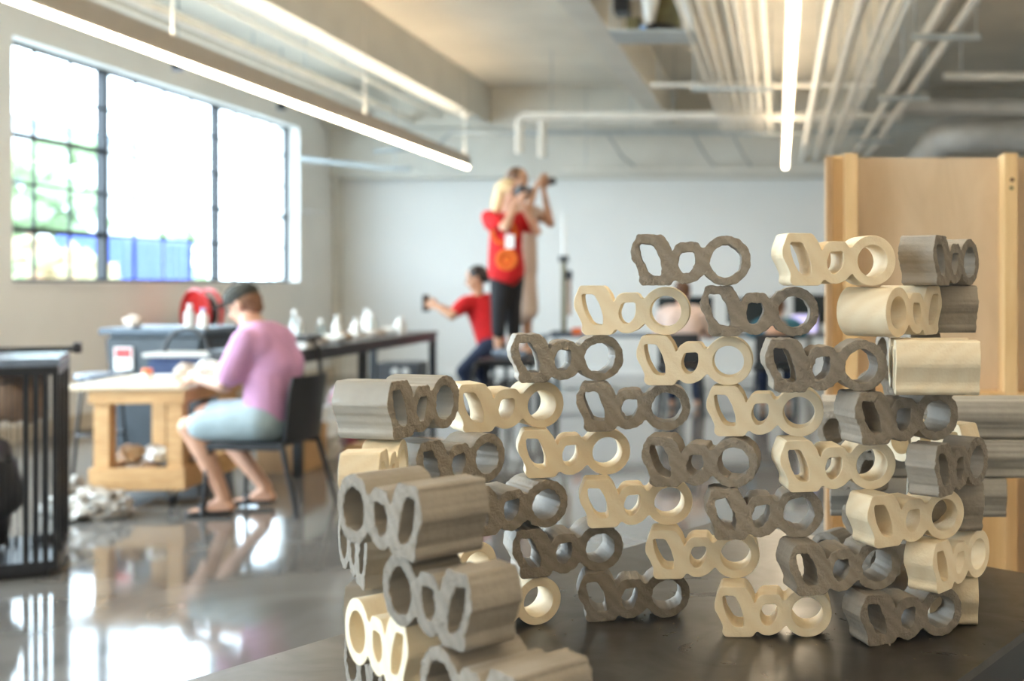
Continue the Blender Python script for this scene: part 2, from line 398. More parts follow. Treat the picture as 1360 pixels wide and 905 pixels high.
for (x, r, m_, _), nm in zip(PX, pn):
    z = 3.0+r
    pipe_run('ceiling_pipe', [(x, -3.9, z), (x, 14.6, z), (x, 14.75, z-.04), (x, 15.68, z-.04)] if x < .7 else [(x, -3.9, z), (x, 15.68, z)], r, m_, nm, 'pipe', 'pipes right of the strip light', hang=[(x, 4, z), (x, 9.5, z)])
def strut(x0, x1, y, z, label):
    t = empty('strut_channel', ((x0+x1)/2, y, z), 0, label, 'strut', 'cross struts under the ceiling'); L = (x1-x0)/2
    MB().box(-L, L, -.02, .02, -.04, 0).build('channel', 'pipegrey', t)
    for s in (-1, 1): MB().tube([(s*(L-.03), 0, 0), (s*(L-.03), 0, ZC-z)], .006, 6).build('threaded_rod', 'pipegrey', t)
strut(.90, 1.38, 7.8, 3.0, 'steel strut carrying the two right ceiling pipes, nearest one')
strut(.90, 1.38, 10.4, 3.0, 'steel strut carrying the two right ceiling pipes, middle one')
strut(.90, 1.38, 13.6, 3.0, 'steel strut carrying the two right ceiling pipes, farthest one')
strut(-.85, -.05, 14.3, 3.185, 'steel strut under the far end of the parallel conduits')
strut(-.85, -.05, 11.0, 3.185, 'steel strut under the middle of the parallel conduits')
pipe_run('ceiling_pipe', [(-1.28, 11.3, 3.26), (.95, 11.3, 3.26)], .025, 'pipe', 'white pipe crossing the ceiling right of the second beam', 'pipe', hang=[(-1.2, 11.3, 3.26), (.9, 11.3, 3.26)])
pipe_run('ceiling_pipe', [(-2.97, 13, 2.78), (-2.97, 13, 3.15), (-2.93, 13, 3.2), (1.0, 13, 3.2), (1.4, 13, 3.2)], .05, 'pipe', 'white crossing pipe that turns down at its left end', 'pipe', hang=[(-2.6, 13, 3.22), (-1.2, 13, 3.22), (.4, 13, 3.22)])
pipe_run('ceiling_pipe', [(-2.72, 13.05, 2.74), (-2.72, 13.05, 3.2)], .05, 'pipe', 'short white vertical pipe beside the turned down pipe end', 'pipe')
pipe_run('ceiling_pipe', [(-5.2, 14.6, 2.98), (-4.4, 14.6, 3.05), (-4.2, 14.6, 3.22), (-.8, 14.6, 3.22), (1.4, 14.6, 3.22)], .03, 'pipegrey', 'grey blue conduit crossing the back of the room under the beams', 'pipe', hang=[(-4, 14.6, 3.24), (-1.9, 14.6, 3.24), (.5, 14.6, 3.24)])
pipe_run('ceiling_pipe', [(-6.0, 14.2, 2.85), (-4.9, 14.2, 2.72), (-4.6, 14.2, 2.72)], .03, 'pipegrey', 'short grey pipe with a cap near the back left corner', 'pipe', hang=[(-4.8, 14.2, 2.72)])
for k, x in enumerate((-2.2, -1.1, -.6)):
    pipe_run('conduit', [(x, 14.6, 3.2), (x+.14, 14.9, 2.95), (x+.2, 15.68, 2.9)], .014, 'pipegrey',
             ['leftmost', 'middle', 'rightmost'][k]+' of three bent thin conduits dropping behind the crossing pipe', 'conduit', 'bent conduits')
pipe_run('sprinkler_pipe', [(-2.9, 15.3, 2.82), (1.6, 15.3, 2.82)], .022, 'pipe', 'thin white sprinkler pipe running across near the back wall', 'pipe', hang=[(-2.6, 15.3, 2.82), (1.2, 15.3, 2.82)])
pipe_run('ceiling_pipe', [(1.45, 10.0, 3.11), (6.7, 10.0, 3.14)], .035, 'pipe', 'pale pipe crossing the ceiling above the plywood panel', 'pipe', hang=[(1.6, 10, 3.11), (2.5, 10, 3.12)])
pipe_run('ceiling_duct', [(1.3, 12.0, 3.15), (6.7, 12.0, 3.15)], .09, 'duct', 'long round duct crossing high above the plywood panel', 'duct', hang=[(1.5, 12, 3.2), (3, 12, 3.2)])
pipe_run('air_duct', [(1.9, 15.6, 2.95)]+[(1.9+.55*(1-math.cos(a)), 12.9+.0+.35*(1-math.sin(a)), 2.98) for a in [R(d) for d in range(10, 91, 16)]]+[(6.7, 12.9, 2.98)], .19, 'duct', 'fat silver air duct with an elbow behind the plywood panel top', 'duct', hang=[(3, 12.9, 3.1)], seg=24)
def _pipe_misc():
    for k, (x, y) in enumerate([(-5.6, 12.8), (-5.5, 10.4)]):
        t = empty('wall_lamp', (x, y, 3.3), 0, ['small dark lamp under the ceiling above the window, farther one', 'small dark lamp under the ceiling above the window, nearer one'][k], 'spotlight', 'small spot lamps above the window')
        MB().tube([(0, 0, 0), (0, 0, .65)], .008, 6).build('rod', 'pipegrey', t)
        MB().lathe([(0.02, .04), (.05, 0), (.05, -.06), (0, -.06)], seg=16).build('lamp_head', 'blackm', t, True)
_pipe_misc()
for k, (x, z) in enumerate([(-5.0, 3.5), (-5.55, 3.62), (-4.6, 3.56)]):
    pipe_run('conduit', [(x, -3.5, z), (x, 15.44, z)], [.05, .03, .02][k], 'pipe', ['white pipe running lengthwise between the window wall and first beam',
      'thin white conduit running lengthwise nearest the window wall', 'thin white conduit running lengthwise beside the first beam'][k], 'pipe', hang=[(x, 8, z), (x, 12, z)])
# hanging projector like unit
t = empty('ceiling_unit', (-1.05, 8.8, 3.19), 0, 'white and black machine on a hung shelf below the ceiling at top', 'ceiling unit')
MB().box(-.24, .40, -.22, .22, 0, .02, .003).build('shelf', 'pipegrey', t)
for sx in (-.22, .38):
    for sy in (-.2, .2): MB().tube([(sx, sy, .02), (sx, sy, ZC-3.19)], .006, 6).build('hanger', 'pipegrey', t)
MB().lathe([(0, .02), (.12, .02), (.14, .05), (.12, .09), (0, .09)], .12, 0, axis='z').build('fan_disc', 'black', t, True)
MB().tube([(-.10, -.05, .32), (.0, -.05, .36), (.06, -.05, .28), (.05, -.05, .12), (.02, -.05, .04)], [.05, .07, .07, .04, .03], 14).build('curved_duct', 'white', t, True)
MB().box(-.22, -.10, -.12, .1, .18, .40, .015).build('motor', 'black', t)
MB().box(-.12, -.02, -.1, .1, .02, .14, .01).build('bracket', 'olive', t)
MB().box(.05, .28, .02, .2, .09, .36, .01).build('casing', 'olive', t)
MB().lump((.02, -.18, .04), (.025, .025, .02), 2, .05).build('blue_cap', 'bluelamp', t, True)
MB().tube([(.28, 0, .38), (.33, 0, .25), (.36, 0, .06), (.38, 0, .03)], [.03, .035, .04, .05], 12).build('hose', 'white', t, True)

# ------------------------------------------------------------------ steel table
TZ = .8
t = empty('steel_table', (-.122, 2.40, 0), math.atan2(-.487, -.04) , 'dark brushed steel work table carrying the block wall', 'table')
t.rotation_euler = (0, 0, 0)
u = Vector((.487, -.40, 0)).normalized(); v = Vector((-.51, -.80, 0)).normalized()
c0 = Vector((0, 0, 0)); c1 = u*.82; c3 = v*2.6; c2 = c1+c3
MB().poly([(p.x, p.y) for p in (c0, c1, c2, c3)], TZ-.012, TZ).build('table_top', 'steel', t)
bb = MB()
for p, q in ((c0, c1), (c1, c2), (c2, c3), (c3, c0)):
    d = (q-p).normalized(); n = Vector((d.y, -d.x, 0))
    if n.dot((c0+c2)/2-p) < 0: n = -n
    a = p+n*.002; e = q+n*.002
    bb.poly([(a.x, a.y), (e.x, e.y), (e.x+n.x*.03, e.y+n.y*.03), (a.x+n.x*.03, a.y+n.y*.03)], TZ-.07, TZ-.0125)
bb.build('apron', 'darksteel', t)
cen = (c0+c2)/2
for c in (c0, c1, c2, c3):
    p = c+(cen-c).normalized()*.08
    MB().box(p.x-.03, p.x+.03, p.y-.03, p.y+.03, 0, TZ-.07, .003).build('leg', 'darksteel', t)

# ------------------------------------------------------------------ extruded blocks
U = .0707/223
def chaikin(P, n):
    for _ in range(n):
        Q = []
        for i in range(len(P)):
            a, b_ = Vector(P[i]), Vector(P[(i+1) % len(P)])
            L_ = (b_-a).length; f = min(.22, 7/L_) if L_ > 0 else .2
            Q += [a*(1-f)+b_*f, a*f+b_*(1-f)]
        P = Q
    return P
def resample(P, step):
    P = [Vector(p) for p in P]; out = []; carry = 0
    for i in range(len(P)):
        a, b_ = P[i], P[(i+1) % len(P)]; L = (b_-a).length
        s = carry
        while s < L:
            out.append(a+(b_-a)*(s/L)); s += step
        carry = s-L
    return out
arc = [(411+109*math.cos(R(a)), 109+109*math.sin(R(a))) for a in range(148, -155, -9)]
OUT = [(0, 158), (0, 123), (20, 88), (38, 48), (33, 18), (50, 0), (168, 0), (186, 26)]
OUTL = [(25, 223), (135, 223), (162, 188), (178, 146), (192, 176), (215, 191), (285, 191), (303, 163)] + arc + [(285, 22), (250, 7), (215, 9), (188, 28), (168, 0), (50, 0), (33, 18), (38, 48), (20, 88), (0, 123), (0, 158)]
H1 = [(35, 185), (90, 183), (115, 138), (130, 88), (130, 45), (95, 45), (75, 58), (50, 103), (38, 148)]
H2 = [(215, 145), (275, 148), (278, 108), (270, 78), (248, 53), (225, 50), (205, 73), (200, 103)]
H3 = [(411+70*math.cos(R(a)), 107+70*math.sin(R(a))) for a in range(0, 360, 12)]
def make_block(kind, mir, L, seed, pale=False):
    rough = kind == 'clay'
    step = 4.0; loops = []
    for P, ho in ((OUTL, 0), (H1, 1), (H2, 1), (H3, 1)):
        Q = resample(chaikin([Vector(p) for p in P], 1), step)
        if rough:
            # torn, uneven rim
            cx = sum((p for p in Q), Vector((0, 0)))/len(Q); Q2 = []
            for p in Q:
                off = noise.noise(Vector((p.x*.018, p.y*.018, seed*5.3)))*(6 if ho else 5) + noise.noise(Vector((p.x*.05, p.y*.05, seed*2.1)))*(4.5 if ho else 3)
                d = (p-cx).normalized() if ho else Vector((0, 0))
                if not ho:
                    d = Vector((noise.noise(Vector((p.x*.03, p.y*.03, seed))), 1)).normalized()*.0
                    q = p + Vector((noise.noise(Vector((p.x*.05, p.y*.05, seed*1.3))), noise.noise(Vector((p.x*.05, p.y*.05, seed*1.9+7))))) * 4.0
                    q.y = max(q.y, 0)
                else: q = p+d*off
                Q2.append(q)
            Q = Q2
        # orientation ccw
        A = sum(Q[i].x*Q[(i+1) % len(Q)].y-Q[(i+1) % len(Q)].x*Q[i].y for i in range(len(Q)))
        if A < 0: Q = Q[::-1]
        loops.append((Q, ho))
    bm = bmesh.new(); capF, capB = [], []
    bev = 2.4 if not rough else 3.0
    nmid = 3 if rough else 1
    for Q, ho in loops:
        n = len(Q); norm = []
        for i in range(n):
            t_ = (Q[(i+1) % n]-Q[i-1]).normalized(); nn = Vector((t_.y, -t_.x))  # outward for ccw
            norm.append(-nn if ho else nn)
        rings = []
        ysn = [(0, -bev*.9), (bev*U*.8, 0)] + [(L*(j+1)/(nmid+1), 0) for j in range(nmid)] + [(L-bev*U*.8, 0), (L, -bev*.9)]
        for k, (yy, of) in enumerate(ysn):
            ring = []
            for i, p in enumerate(Q):
                q = p+norm[i]*of
                jy = yy
                if rough and k in (0, len(ysn)-1):
                    jy += noise.noise(Vector((q.x*.05, q.y*.05, seed+k)))*.0012
                if rough and 0 < k < len(ysn)-1:
                    q = q+norm[i]*noise.noise(Vector((q.x*.02, q.y*.02, yy*12+seed)))*.7
                x = q.x if not mir else 519-q.x
                if rough and (k in (0, len(ysn)-1)):
                    tear = noise.noise(Vector((q.x*.16, q.y*.16, seed*1.3+k)))*5.5 + noise.noise(Vector((q.x*.4, q.y*.4, seed*2.3+k)))*3.4
                    q = q+norm[i]*tear; x = q.x if not mir else 519-q.x
                ring.append(bm.verts.new((x*U, jy, max(q.y, 0 if not ho else -9)*U)))
            rings.append(ring)
        for k in range(len(rings)-1):
            for i in range(n):
                bm.faces.new((rings[k][i], rings[k][(i+1) % n], rings[k+1][(i+1) % n], rings[k+1][i]))
        capF.append(rings[0]); capB.append(rings[-1])
    for cap in (capF, capB):
        es = []
        for r_ in cap:
            for i in range(len(r_)):
                e = bm.edges.get((r_[i], r_[(i+1) % len(r_)]))
                es.append(e)
        bmesh.ops.triangle_fill(bm, use_beauty=True, use_dissolve=False, edges=es)
    bmesh.ops.recalc_face_normals(bm, faces=bm.faces)
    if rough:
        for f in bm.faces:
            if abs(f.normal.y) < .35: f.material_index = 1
    me = bpy.data.meshes.new('clay_block' if rough else 'foam_block'); bm.to_mesh(me); bm.free()
    for p in me.polygons: p.use_smooth = True
    me.set_sharp_from_angle(angle=R(28))
    me.materials.append(M['clay' if rough else 'cream'])
    if rough: me.materials.append(M['claysheen' if pale else 'claysmooth'])
    return me
# kind, left end px, its distance, turn, height z, mirrored, length, scale, label   (g = grey clay, c = cream foam)
K = lambda k, p=.0707: TZ+k*p
BL = [
 # top row
 ('g', 838, 1.56, 5, K(7), 0, .045, 1, 'rough grey block alone at the very top, left of all top row blocks'),
 ('c', 1039, 1.52, 18, K(7), 0, .05, 1, 'cream block on the top row, in front of the panel edge'),
 ('g', 1240, 1.58, 58, K(7), 0, .055, 1, 'grey block on the top row at the right, turned sideways'),
 # seventh course
 ('c', 762, 1.62, 2, K(6), 0, .04, 1, 'cream block at the left end of the second row from the top'),
 ('g', 930, 1.575, 4, K(6), 0, .04, 1, 'grey block in the second row from the top, monitor seen through its ring'),
 ('c', 1177, 1.53, 55, K(6), 1, .079, 1, 'cream block with a broad white ring barrel on the left, under the right top blocks'),
 ('g', 1300, 1.68, 97, K(6), 0, .08, 1, 'grey block showing its smooth dark flank, right end of second row'),
 # sixth course
 ('g', 678, 1.64, 20, K(5), 0, .05, 1, 'grey block at the left end of the third row from the top'),
 ('c', 845, 1.61, 0, K(5), 0, .045, 1, 'cream block in the middle of the third row from the top'),
 ('g', 1016, 1.50, 8, K(5), 0, .055, 1, 'grey block of the third row from the top, plywood seen through its ring'),
 ('c', 1303, 1.45, 88, K(5), 0, .108, 1, 'long cream block showing only its smooth white flank, against the plywood'),
 # fifth course
 ('g', 515, 1.42, 76, K(4, .075), 0, .08, 1.05, 'grey block topping the left bend, its pale flank turned to us'),
 ('c', 605, 1.62, 34, K(4), 0, .06, 1, 'cream block beside the grey block that tops the left bend'),
 ('g', 765, 1.645, 7, K(4), 0, .045, 1, 'grey block of the fourth row from the top, below the leftmost cream overhang'),
 ('c', 938, 1.60, -2, K(4), 0, .045, 1, 'cream block in the middle of the fourth row from the top'),
 ('g', 1135, 1.50, 26, K(4), 0, .058, 1, 'grey block of the fourth row from the top, just below the long white flank'),
 # fourth course
 ('c', 503, 1.33, 97, K(3, .075), 0, .046, 1.05, 'mostly hidden cream block beneath the grey block topping the left bend'),
 ('g', 553, 1.50, 60, K(3)+.004, 0, .06, 1, 'dark grey block next below the left cream block in the bend'),
 ('c', 688, 1.66, 17, K(3), 0, .045, 1, 'cream block left of centre in the fourth course above the table'),
 ('g', 852, 1.60, -4, K(3), 0, .05, 1, 'grey block at the centre of the fourth course above the table'),
 ('c', 1036, 1.55, 12, K(3), 0, .06, 1, 'cream block right of centre in the fourth course above the table'),
 ('g', 1242, 1.50, 55, K(3), 0, .045, 1, 'grey block at the right end of the fourth course above the table'),
 # third course
 ('g', 612, 1.58, 38, K(2), 0, .08, 1, 'dark grey block partly hidden behind the near stack, third course up'),
 ('c', 770, 1.65, 12, K(2), 0, .045, 1, 'cream block left of centre in the third course above the table'),
 ('g', 938, 1.575, 8, K(2), 0, .05, 1, 'grey block at the centre of the third course above the table'),
 ('c', 1152, 1.52, 30, K(2), 0, .053, 1, 'cream block with a broad white left flank, third course, at right'),
 ('g', 1308, 1.62, 95, K(2), 0, .08, 1, 'grey block showing a smooth flank, right end of third course'),
 # second course
 ('c', 528, 1.466, 55, K(1), 0, .05, 1, 'cream block whose ring peeps out from behind the near stack, second course'),
 ('g', 680, 1.635, 24, K(1), 0, .07, 1, 'dark grey block in second course, bluish light inside its ring'),
 ('c', 857, 1.64, 3, K(1), 0, .05, 1, 'cream block at the centre of the second course above the table'),
 ('g', 1048, 1.545, 18, K(1), 0, .06, 1, 'grey block right of centre in the second course above the table'),
 ('c', 1239, 1.55, 52, K(1), 0, .047, 1, 'cream block at the right end of the second course above the table'),
 # on the table
 ('c', 597, 1.587, 33, K(0), 0, .06, 1, 'cream block on the table beside the near stack, mostly its ring seen'),
 ('g', 768, 1.665, 13, K(0), 0, .05, 1, 'dark grey block standing on the table, left of the cream one there'),
 ('c', 949, 1.60, 0, K(0), 0, .05, 1, 'cream block standing on the table at the centre front, mirrored in the steel'),
 ('g', 1143, 1.55, 25, K(0), 0, .054, 1, 'dark grey block standing on the table at the right front'),
 ('c', 1300, 1.64, 86, K(0), 0, .07, 1, 'cream block on the table at the far right, showing its flank'),
 # near stack at the left, seen from its other side
 ('g', 448, 1.22, -43, K(3, .075), 1, .076, 1.06, 'big blurred grey block on top of the near left stack'),
 ('g', 508, 1.18, -44, K(2, .075), 1, .055, 1.06, 'big blurred grey block under the top one, right side of near stack'),
 ('g', 449, 1.42, -59, K(2, .075), 1, .06, 1.06, 'narrow looking grey block under the top one, left side of near stack'),
 ('c', 458, 1.29, -49, K(1, .075), 1, .07, 1.06, 'only cream block of the near left stack, glowing orange inside'),
 ('g', 558, 1.12, -44, K(1, .075), 1, .08, 1.06, 'nearest grey block, cut off by the bottom edge of the photo'),
 ('g', 505, 1.47, -84, K(1, .075), 1, .05, 1.06, 'grey block showing as a thin dark edge, left of the cream one in near stack'),
 ('g', 457, 1.42, -56, K(0), 1, .06, 1.06, 'lowest grey block of the near left stack, at the bottom edge'),
 # rear arm, seen through the gaps
 ('g', 1085, 1.95, -35, K(3), 1, .05, 1, 'grey block of the rear arm seen through the ring of the fourth course cream block'),
 ('c', 1176, 1.85, -50, K(3), 1, .04, 1, 'cream block of the rear arm peeping out left of the right end grey one'),
 ('g', 1060, 2.0, -35, K(2), 1, .05, 1, 'grey block of the rear arm seen through the ring of the third course grey block'),
 ('g', 1118, 1.93, -35, K(1), 1, .05, 1, 'grey block of the rear arm just behind the white flanked third course block'),
 ('g', 1135, 1.93, -35, K(4), 1, .05, 1, 'grey block on top of the rear arm, behind the fourth row grey one'),
 ('g', 1075, 1.98, -35, K(0), 1, .05, 1, 'lowest grey block of the rear arm, standing on the table'),
 ('g', 1162, 1.90, -75, K(5), 1, .05, 1, 'topmost rear arm block, a dark rim beside the long white flank'),
 ('g', 1400, 2.06, 88, K(3), 0, .42, 1, 'long pale grey extrusion sticking out to the right, uppermost of three'),
 ('g', 1390, 2.06, 88, K(2), 0, .40, 1, 'long pale grey extrusion sticking out to the right, middle of three'),
 ('g', 1338, 2.06, 88, K(1), 0, .32, 1, 'shortest grey extrusion sticking out to the right, lowest of three'),
]
for i, (kd, px, d, th, z, mir, L, s, lab) in enumerate(BL):
    me = make_block('clay' if kd == 'g' else 'foam', mir, L, i+1, 'pale grey ext' in lab or 'shortest grey' in lab or 'pale flank' in lab)  # last argument picks blocks whose flanks get the painted sheen
    o = bpy.data.objects.new('clay_block' if kd == 'g' else 'foam_block', me); col.objects.link(o)
    o.location = ((px-1035)*d/1511, d, z+.0003); o.rotation_euler = (0, 0, R(th)); o.scale = (s, 1, s)
    tag(o, lab, 'block', 'grey clay blocks of the stacked wall' if kd == 'g' else 'cream foam blocks of the stacked wall')

# ------------------------------------------------------------------ plywood panel
t = empty('plywood_panel', (.15, 3.2, 0), 0, 'tall birch plywood panel framed with pine studs behind the block wall', 'panel')
MB().box(0, 1.35, .089, .107, 0, 1.66).build('plywood_sheet', 'ply', t)
MB().box(-.018, 0, -.0, .107, 0, 1.655).build('edge_strip', 'cardboard', t)
MB().box(0.0, .033, .03, .089, 0, 1.66, .001).build('stud', 'woodv', t)
MB().box(.033, .071, 0, .089, 0, 1.664, .002).build('stud', 'woodv', t)
st = MB().box(.483, .521, 0, .089, 0, 1.664, .002).build('stud', 'woodv', t)
for z_, x_ in ((1.588, .508), (1.565, .506)):
    MB().lathe([(0, -.0012), (.006 if z_ > 1.57 else .005, -.0008), (.007, .0005)], x_-.003, 0, seg=12, axis='y', z=z_).build('knot', 'brown' if z_ > 1.57 else 'olive', st)
MB().box(.933, .971, 0, .089, 0, 1.664, .002).build('stud', 'woodv', t)
MB().box(.0715, .482, .0, .089, .94, .989, .001).build('rail', 'woodv', t)
MB().box(.5215, .932, .0, .089, .94, .989, .001).build('rail', 'woodv', t)
MB().box(.0715, .482, .0, .089, 0, .04, .001).build('rail', 'woodv', t)
for k, (x0, lean) in enumerate([(.40, .0), (.56, .02), (.68, -.01), (.30, .01)]):
    o = MB().box(0, .07, 0, .038, 0, .93, .002).build('pine_board', 'woodv', loc=(.15+x0, 3.09-.045*(k % 2), 0))
    o.rotation_euler = (R(-1.5), lean, 0)
    tag(o, ['pine board leaning on the panel right behind the table corner', 'pine board leaning on the panel near the right picture edge',
            'rightmost pine board leaning on the panel, low right', 'leftmost pine board leaning on the panel behind the blocks'][k], 'board', 'pine boards leaning against the panel')

# ------------------------------------------------------------------ black string frame at left
t = empty('string_frame', (-3.18, 5.02, 0), R(28), 'black open display plinth strung with thin vertical cords at left edge', 'display stand')
Wd, Dp, H_ = .85, .62, .965
MB().box(-Wd, 0, 0, Dp, H_-.035, H_, .003).build('top_slab', 'bluegrey', t)
MB().box(-Wd, 0, 0, Dp, H_-.075, H_-.036).build('top_rail', 'blackm', t)
MB().box(-Wd, .0, 0, Dp, .03, .075, .003).build('base_slab', 'blackm', t)
MB().box(-Wd+.04, -.04, .04, Dp-.04, 0, .03).build('plinth', 'black', t)
for x in (-.0255, -Wd+.001):
    for y in (.001, .2, .4, Dp-.026):
        MB().box(x, x+.0245, y, y+.0245, .075, H_-.075, .002).build('post', 'blackm', t)
for x in (-.062, -.098, -.134):
    MB().box(x, x+.0245, .001, .0255, .075, H_-.075, .002).build('post', 'blackm', t)
for k in range(30):
    x = -.15-k*.0235
    MB().tube([(x, .012, .075), (x, .012, H_-.075)], .0016, 5).build('cord', 'black', t)
for k in range(24):
    x = -.05-k*.033
    MB().tube([(x, Dp-.012, .075), (x, Dp-.012, H_-.075)], .0016, 5).build('cord', 'black', t)
for k in range(20):
    MB().box(-.70+k*.033, -.685+k*.033, .40, .43, .0755, .12).build('slot_tooth', 'black', t)
o = MB().lump((0, 0, 0), (.13, .12, .13), 4, .25, 2).build('woven_lump', 'brownscrap', loc=(-3.50, 5.18, .82-.045+.0), smooth=True)
tag(o, 'dark brown rounded object hanging inside the black string frame', 'sculpture')
o = MB().lump((0, 0, .2), (.13, .12, .24), 9, .22, 1.6).build('dark_vessel', 'black', loc=(-3.62, 5.18, .16), smooth=True)
tag(o, 'dark tapering object standing inside the black string frame', 'sculpture')
t = empty('barbell_clamp', (-3.42, 5.35, H_), R(20), 'black clamp with an orange handle lying on the black plinth', 'clamp')
MB().tube([(-.25, 0, .02), (.12, 0, .02)], .014, 10).build('bar', 'black', t, True)
MB().tube([(-.30, 0, .03), (-.24, 0, .03)], .028, 12).build('handle', 'orange', t, True)
MB().box(.09, .12, -.02, .02, 0, .05, .005).build('jaw', 'black', t)

# ------------------------------------------------------------------ man's work table
wt = empty('work_table', (-3.43, 6.56, 0), R(5), 'pine work table on casters with pale plywood top where man works', 'table')
def leg(x, y): MB().box(x, x+.085, y, y+.085, .21, .60, .003).build('leg', 'wood', wt)
WX, WY = -.53, .85
for x, y in ((WX+.02, .02), (-.105, .02), (WX+.02, WY-.105), (-.105, WY-.105)): leg(x, y)
MB().box(WX, 0, 0, .035, .10, .23, .003).build('lower_rail', 'wood', wt)
MB().box(WX, 0, WY-.035, WY, .10, .23, .003).build('lower_rail', 'wood', wt)
MB().box(-.035, 0, .036, WY-.036, .10, .23, .003).build('lower_rail', 'wood', wt)
MB().box(WX, WX+.035, .036, WY-.036, .10, .23, .003).build('lower_rail', 'wood', wt)
MB().box(WX+.036, -.036, .036, WY-.036, .13, .15).build('lower_shelf', 'plytop', wt)
MB().box(WX, 0, 0, WY, .601, .68, .003).build('upper_frame', 'wood', wt)
MB().box(WX-.17, .04, -.03, WY+.03, .681, .70, .002).build('table_top', 'plytop', wt)
for x in (WX+.12, -.1):
    for y in (.09, WY-.09):
        c = MB().box(x-.02, x+.02, y-.02, y+.02, .06, .10).build('caster', 'duct', wt)
        MB().lathe([(0, -.012), (.033, -.012), (.033, .012), (0, .012)], x-.0, y, seg=16, axis='x', z=.034).build('wheel', 'black', c, True)
def wt_at(x, y, z): return wt.matrix_basis @ Vector((x, y, z))
q = random.Random(4)
lbl = ['tan scrap at the left end', 'pale scrap second from left', 'brown scrap near the left post', 'flat grey scrap', 'dark scrap in the middle', 'white rounded scrap', 'brown chunk behind the rail', 'pale chunk near the right post',
       'small tan chunk at the right', 'small dark chunk at the back']
wm = wt.rotation_euler.to_matrix().to_4x4(); wm.translation = wt.location
ms = ['brownscrap', 'plaster', 'brownscrap', 'bin', 'black', 'paper', 'brownscrap', 'plaster', 'cardboard', 'black']
for k in range(10):
    x = WX+.12+(k % 5)*.088; y = .14 + (k//5)*.30; r = q.uniform(.055, .07)
    o = MB().lump((0, 0, 0), (r, r*1.2, r*.8), k+20, .22, 2).build('material_scrap', ms[k], loc=wm @ Vector((x-.02, y, .15+r*.75)), smooth=False)
    tag(o, lbl[k]+' on the lower shelf of the work table', 'scrap', 'scraps on the lower shelf of the work table')
for k in range(6):
    x = WX+.14+k*.07; o = MB().lump((0, 0, 0), (.06, .07, .045), k+50, .25, 2).build('material_scrap', ['brownscrap', 'cardboard', 'plaster', 'paper', 'bin', 'brownscrap'][k], loc=wm @ Vector((x-.03, .26-.1*(k % 2), .285)))
    tag(o, ['upper brown', 'upper tan', 'upper pale', 'upper white', 'upper slate grey', 'upper rightmost brown'][k]+' scrap lying on top of the shelf heap under the work table', 'scrap', 'scraps on the lower shelf of the work table')
# things on the work table
def place(mb, name, m, loc, label, cat, group=None, smooth=True, rz=0):
    return tag(mb.build(name, m, loc=loc, smooth=smooth, rz=rz), label, cat, group)
tt = .7005
o = empty('orange_cap_glue', wm @ Vector((-.45, .55, tt)), 0, 'small white tub with an orange lid on the left of the work table', 'tub')
MB().lathe([(0, 0), (.035, 0), (.035, .03), (0, .03)]).build('tub', 'paper', o, True)
MB().lathe([(0, .0305), (.03, .0305), (.028, .062), (0, .062)]).build('lid', 'orange', o, True)
place(MB().box(-.12, .12, -.08, .08, 0, .004), 'paper_sheet', 'paper', wm @ Vector((-.5, .75, tt)), 'white paper sheet lying on the work table by the orange lid', 'paper', smooth=False, rz=.3)
for k, (x, y, r, m_) in enumerate([(-.22, .55, .06, 'plaster'), (-.12, .62, .07, 'paper'), (-.02, .70, .07, 'plaster'), (-.28, .72, .05, 'plaster'), (-.08, .40, .05, 'paper'), (.0, .52, .06, 'plaster')]):
    place(MB().lump((0, 0, 0), (r, r, r*.8), k+70, .25, 2), 'plaster_piece', m_, wm @ Vector((x, y, tt+r*.72)),
          ['grey plaster piece nearest the man\'s hand', 'white plaster piece left of the man\'s arm', 'beige plaster lump behind the man\'s forearm', 'small beige plaster lump far from the man',
           'small white plaster piece under the man\'s wrist', 'beige plaster lump beside the man\'s elbow'][k]+' on the work table', 'plaster piece', 'plaster pieces on the work table', False)
o = place(MB().lump((0, 0, 0), (.075, .06, .085), 81, .12, 2), 'white_model', 'paper', wm @ Vector((.0, .86, tt+.07)), 'white rounded model standing at back right of the work table', 'model')
# crumpled bag on the floor
o = empty('plastic_bag', (-3.80, 6.28, 0), 0, 'crumpled clear plastic bag lying on the floor by the work table', 'bag')
bb = MB().lump((0, 0, .075), (.19, .14, .09), 5, .3, 2.5).lump((-.12, .03, .12), (.09, .09, .09), 6, .4, 3).lump((.14, .0, .06), (.08, .08, .06), 8, .35, 3)
for v_ in bb.bm.verts: v_.co.z = max(v_.co.z, 0)
bb.build('bag_body', 'bag', o)
bb = MB().lump((-.24, .08, .05), (.08, .06, .05), 11, .4, 3)
for v_ in bb.bm.verts: v_.co.z = max(v_.co.z, 0)
bb.build('bag_tail', 'paper', o)

# ------------------------------------------------------------------ bins, stool, reel
o = empty('waste_bin', (-4.43, 8.35, 0), 0, 'large slate grey waste bin behind the work table', 'bin')
bm_ = MB()
def taper(b_, w0, w1, d0, d1, z0, z1):
    v = [b_.bm.verts.new(p) for p in [(-w0, -d0, z0), (w0, -d0, z0), (w0, d0, z0), (-w0, d0, z0), (-w1, -d1, z1), (w1, -d1, z1), (w1, d1, z1), (-w1, d1, z1)]]
    fs = [b_.bm.faces.new([v[i] for i in f]) for f in [(0, 3, 2, 1), (4, 5, 6, 7), (0, 1, 5, 4), (1, 2, 6, 5), (2, 3, 7, 6), (3, 0, 4, 7)]]
    bmesh.ops.bevel(b_.bm, geom=list({e for f in fs for e in f.edges}), offset=.03, segments=3, affect='EDGES')
    return b_
taper(bm_, .30, .355, .26, .30, 0, .93).build('bin_body', 'bin', o, True)
MB().box(-.375, .375, -.32, .32, .93, .975, .012).build('rim', 'binrim', o)
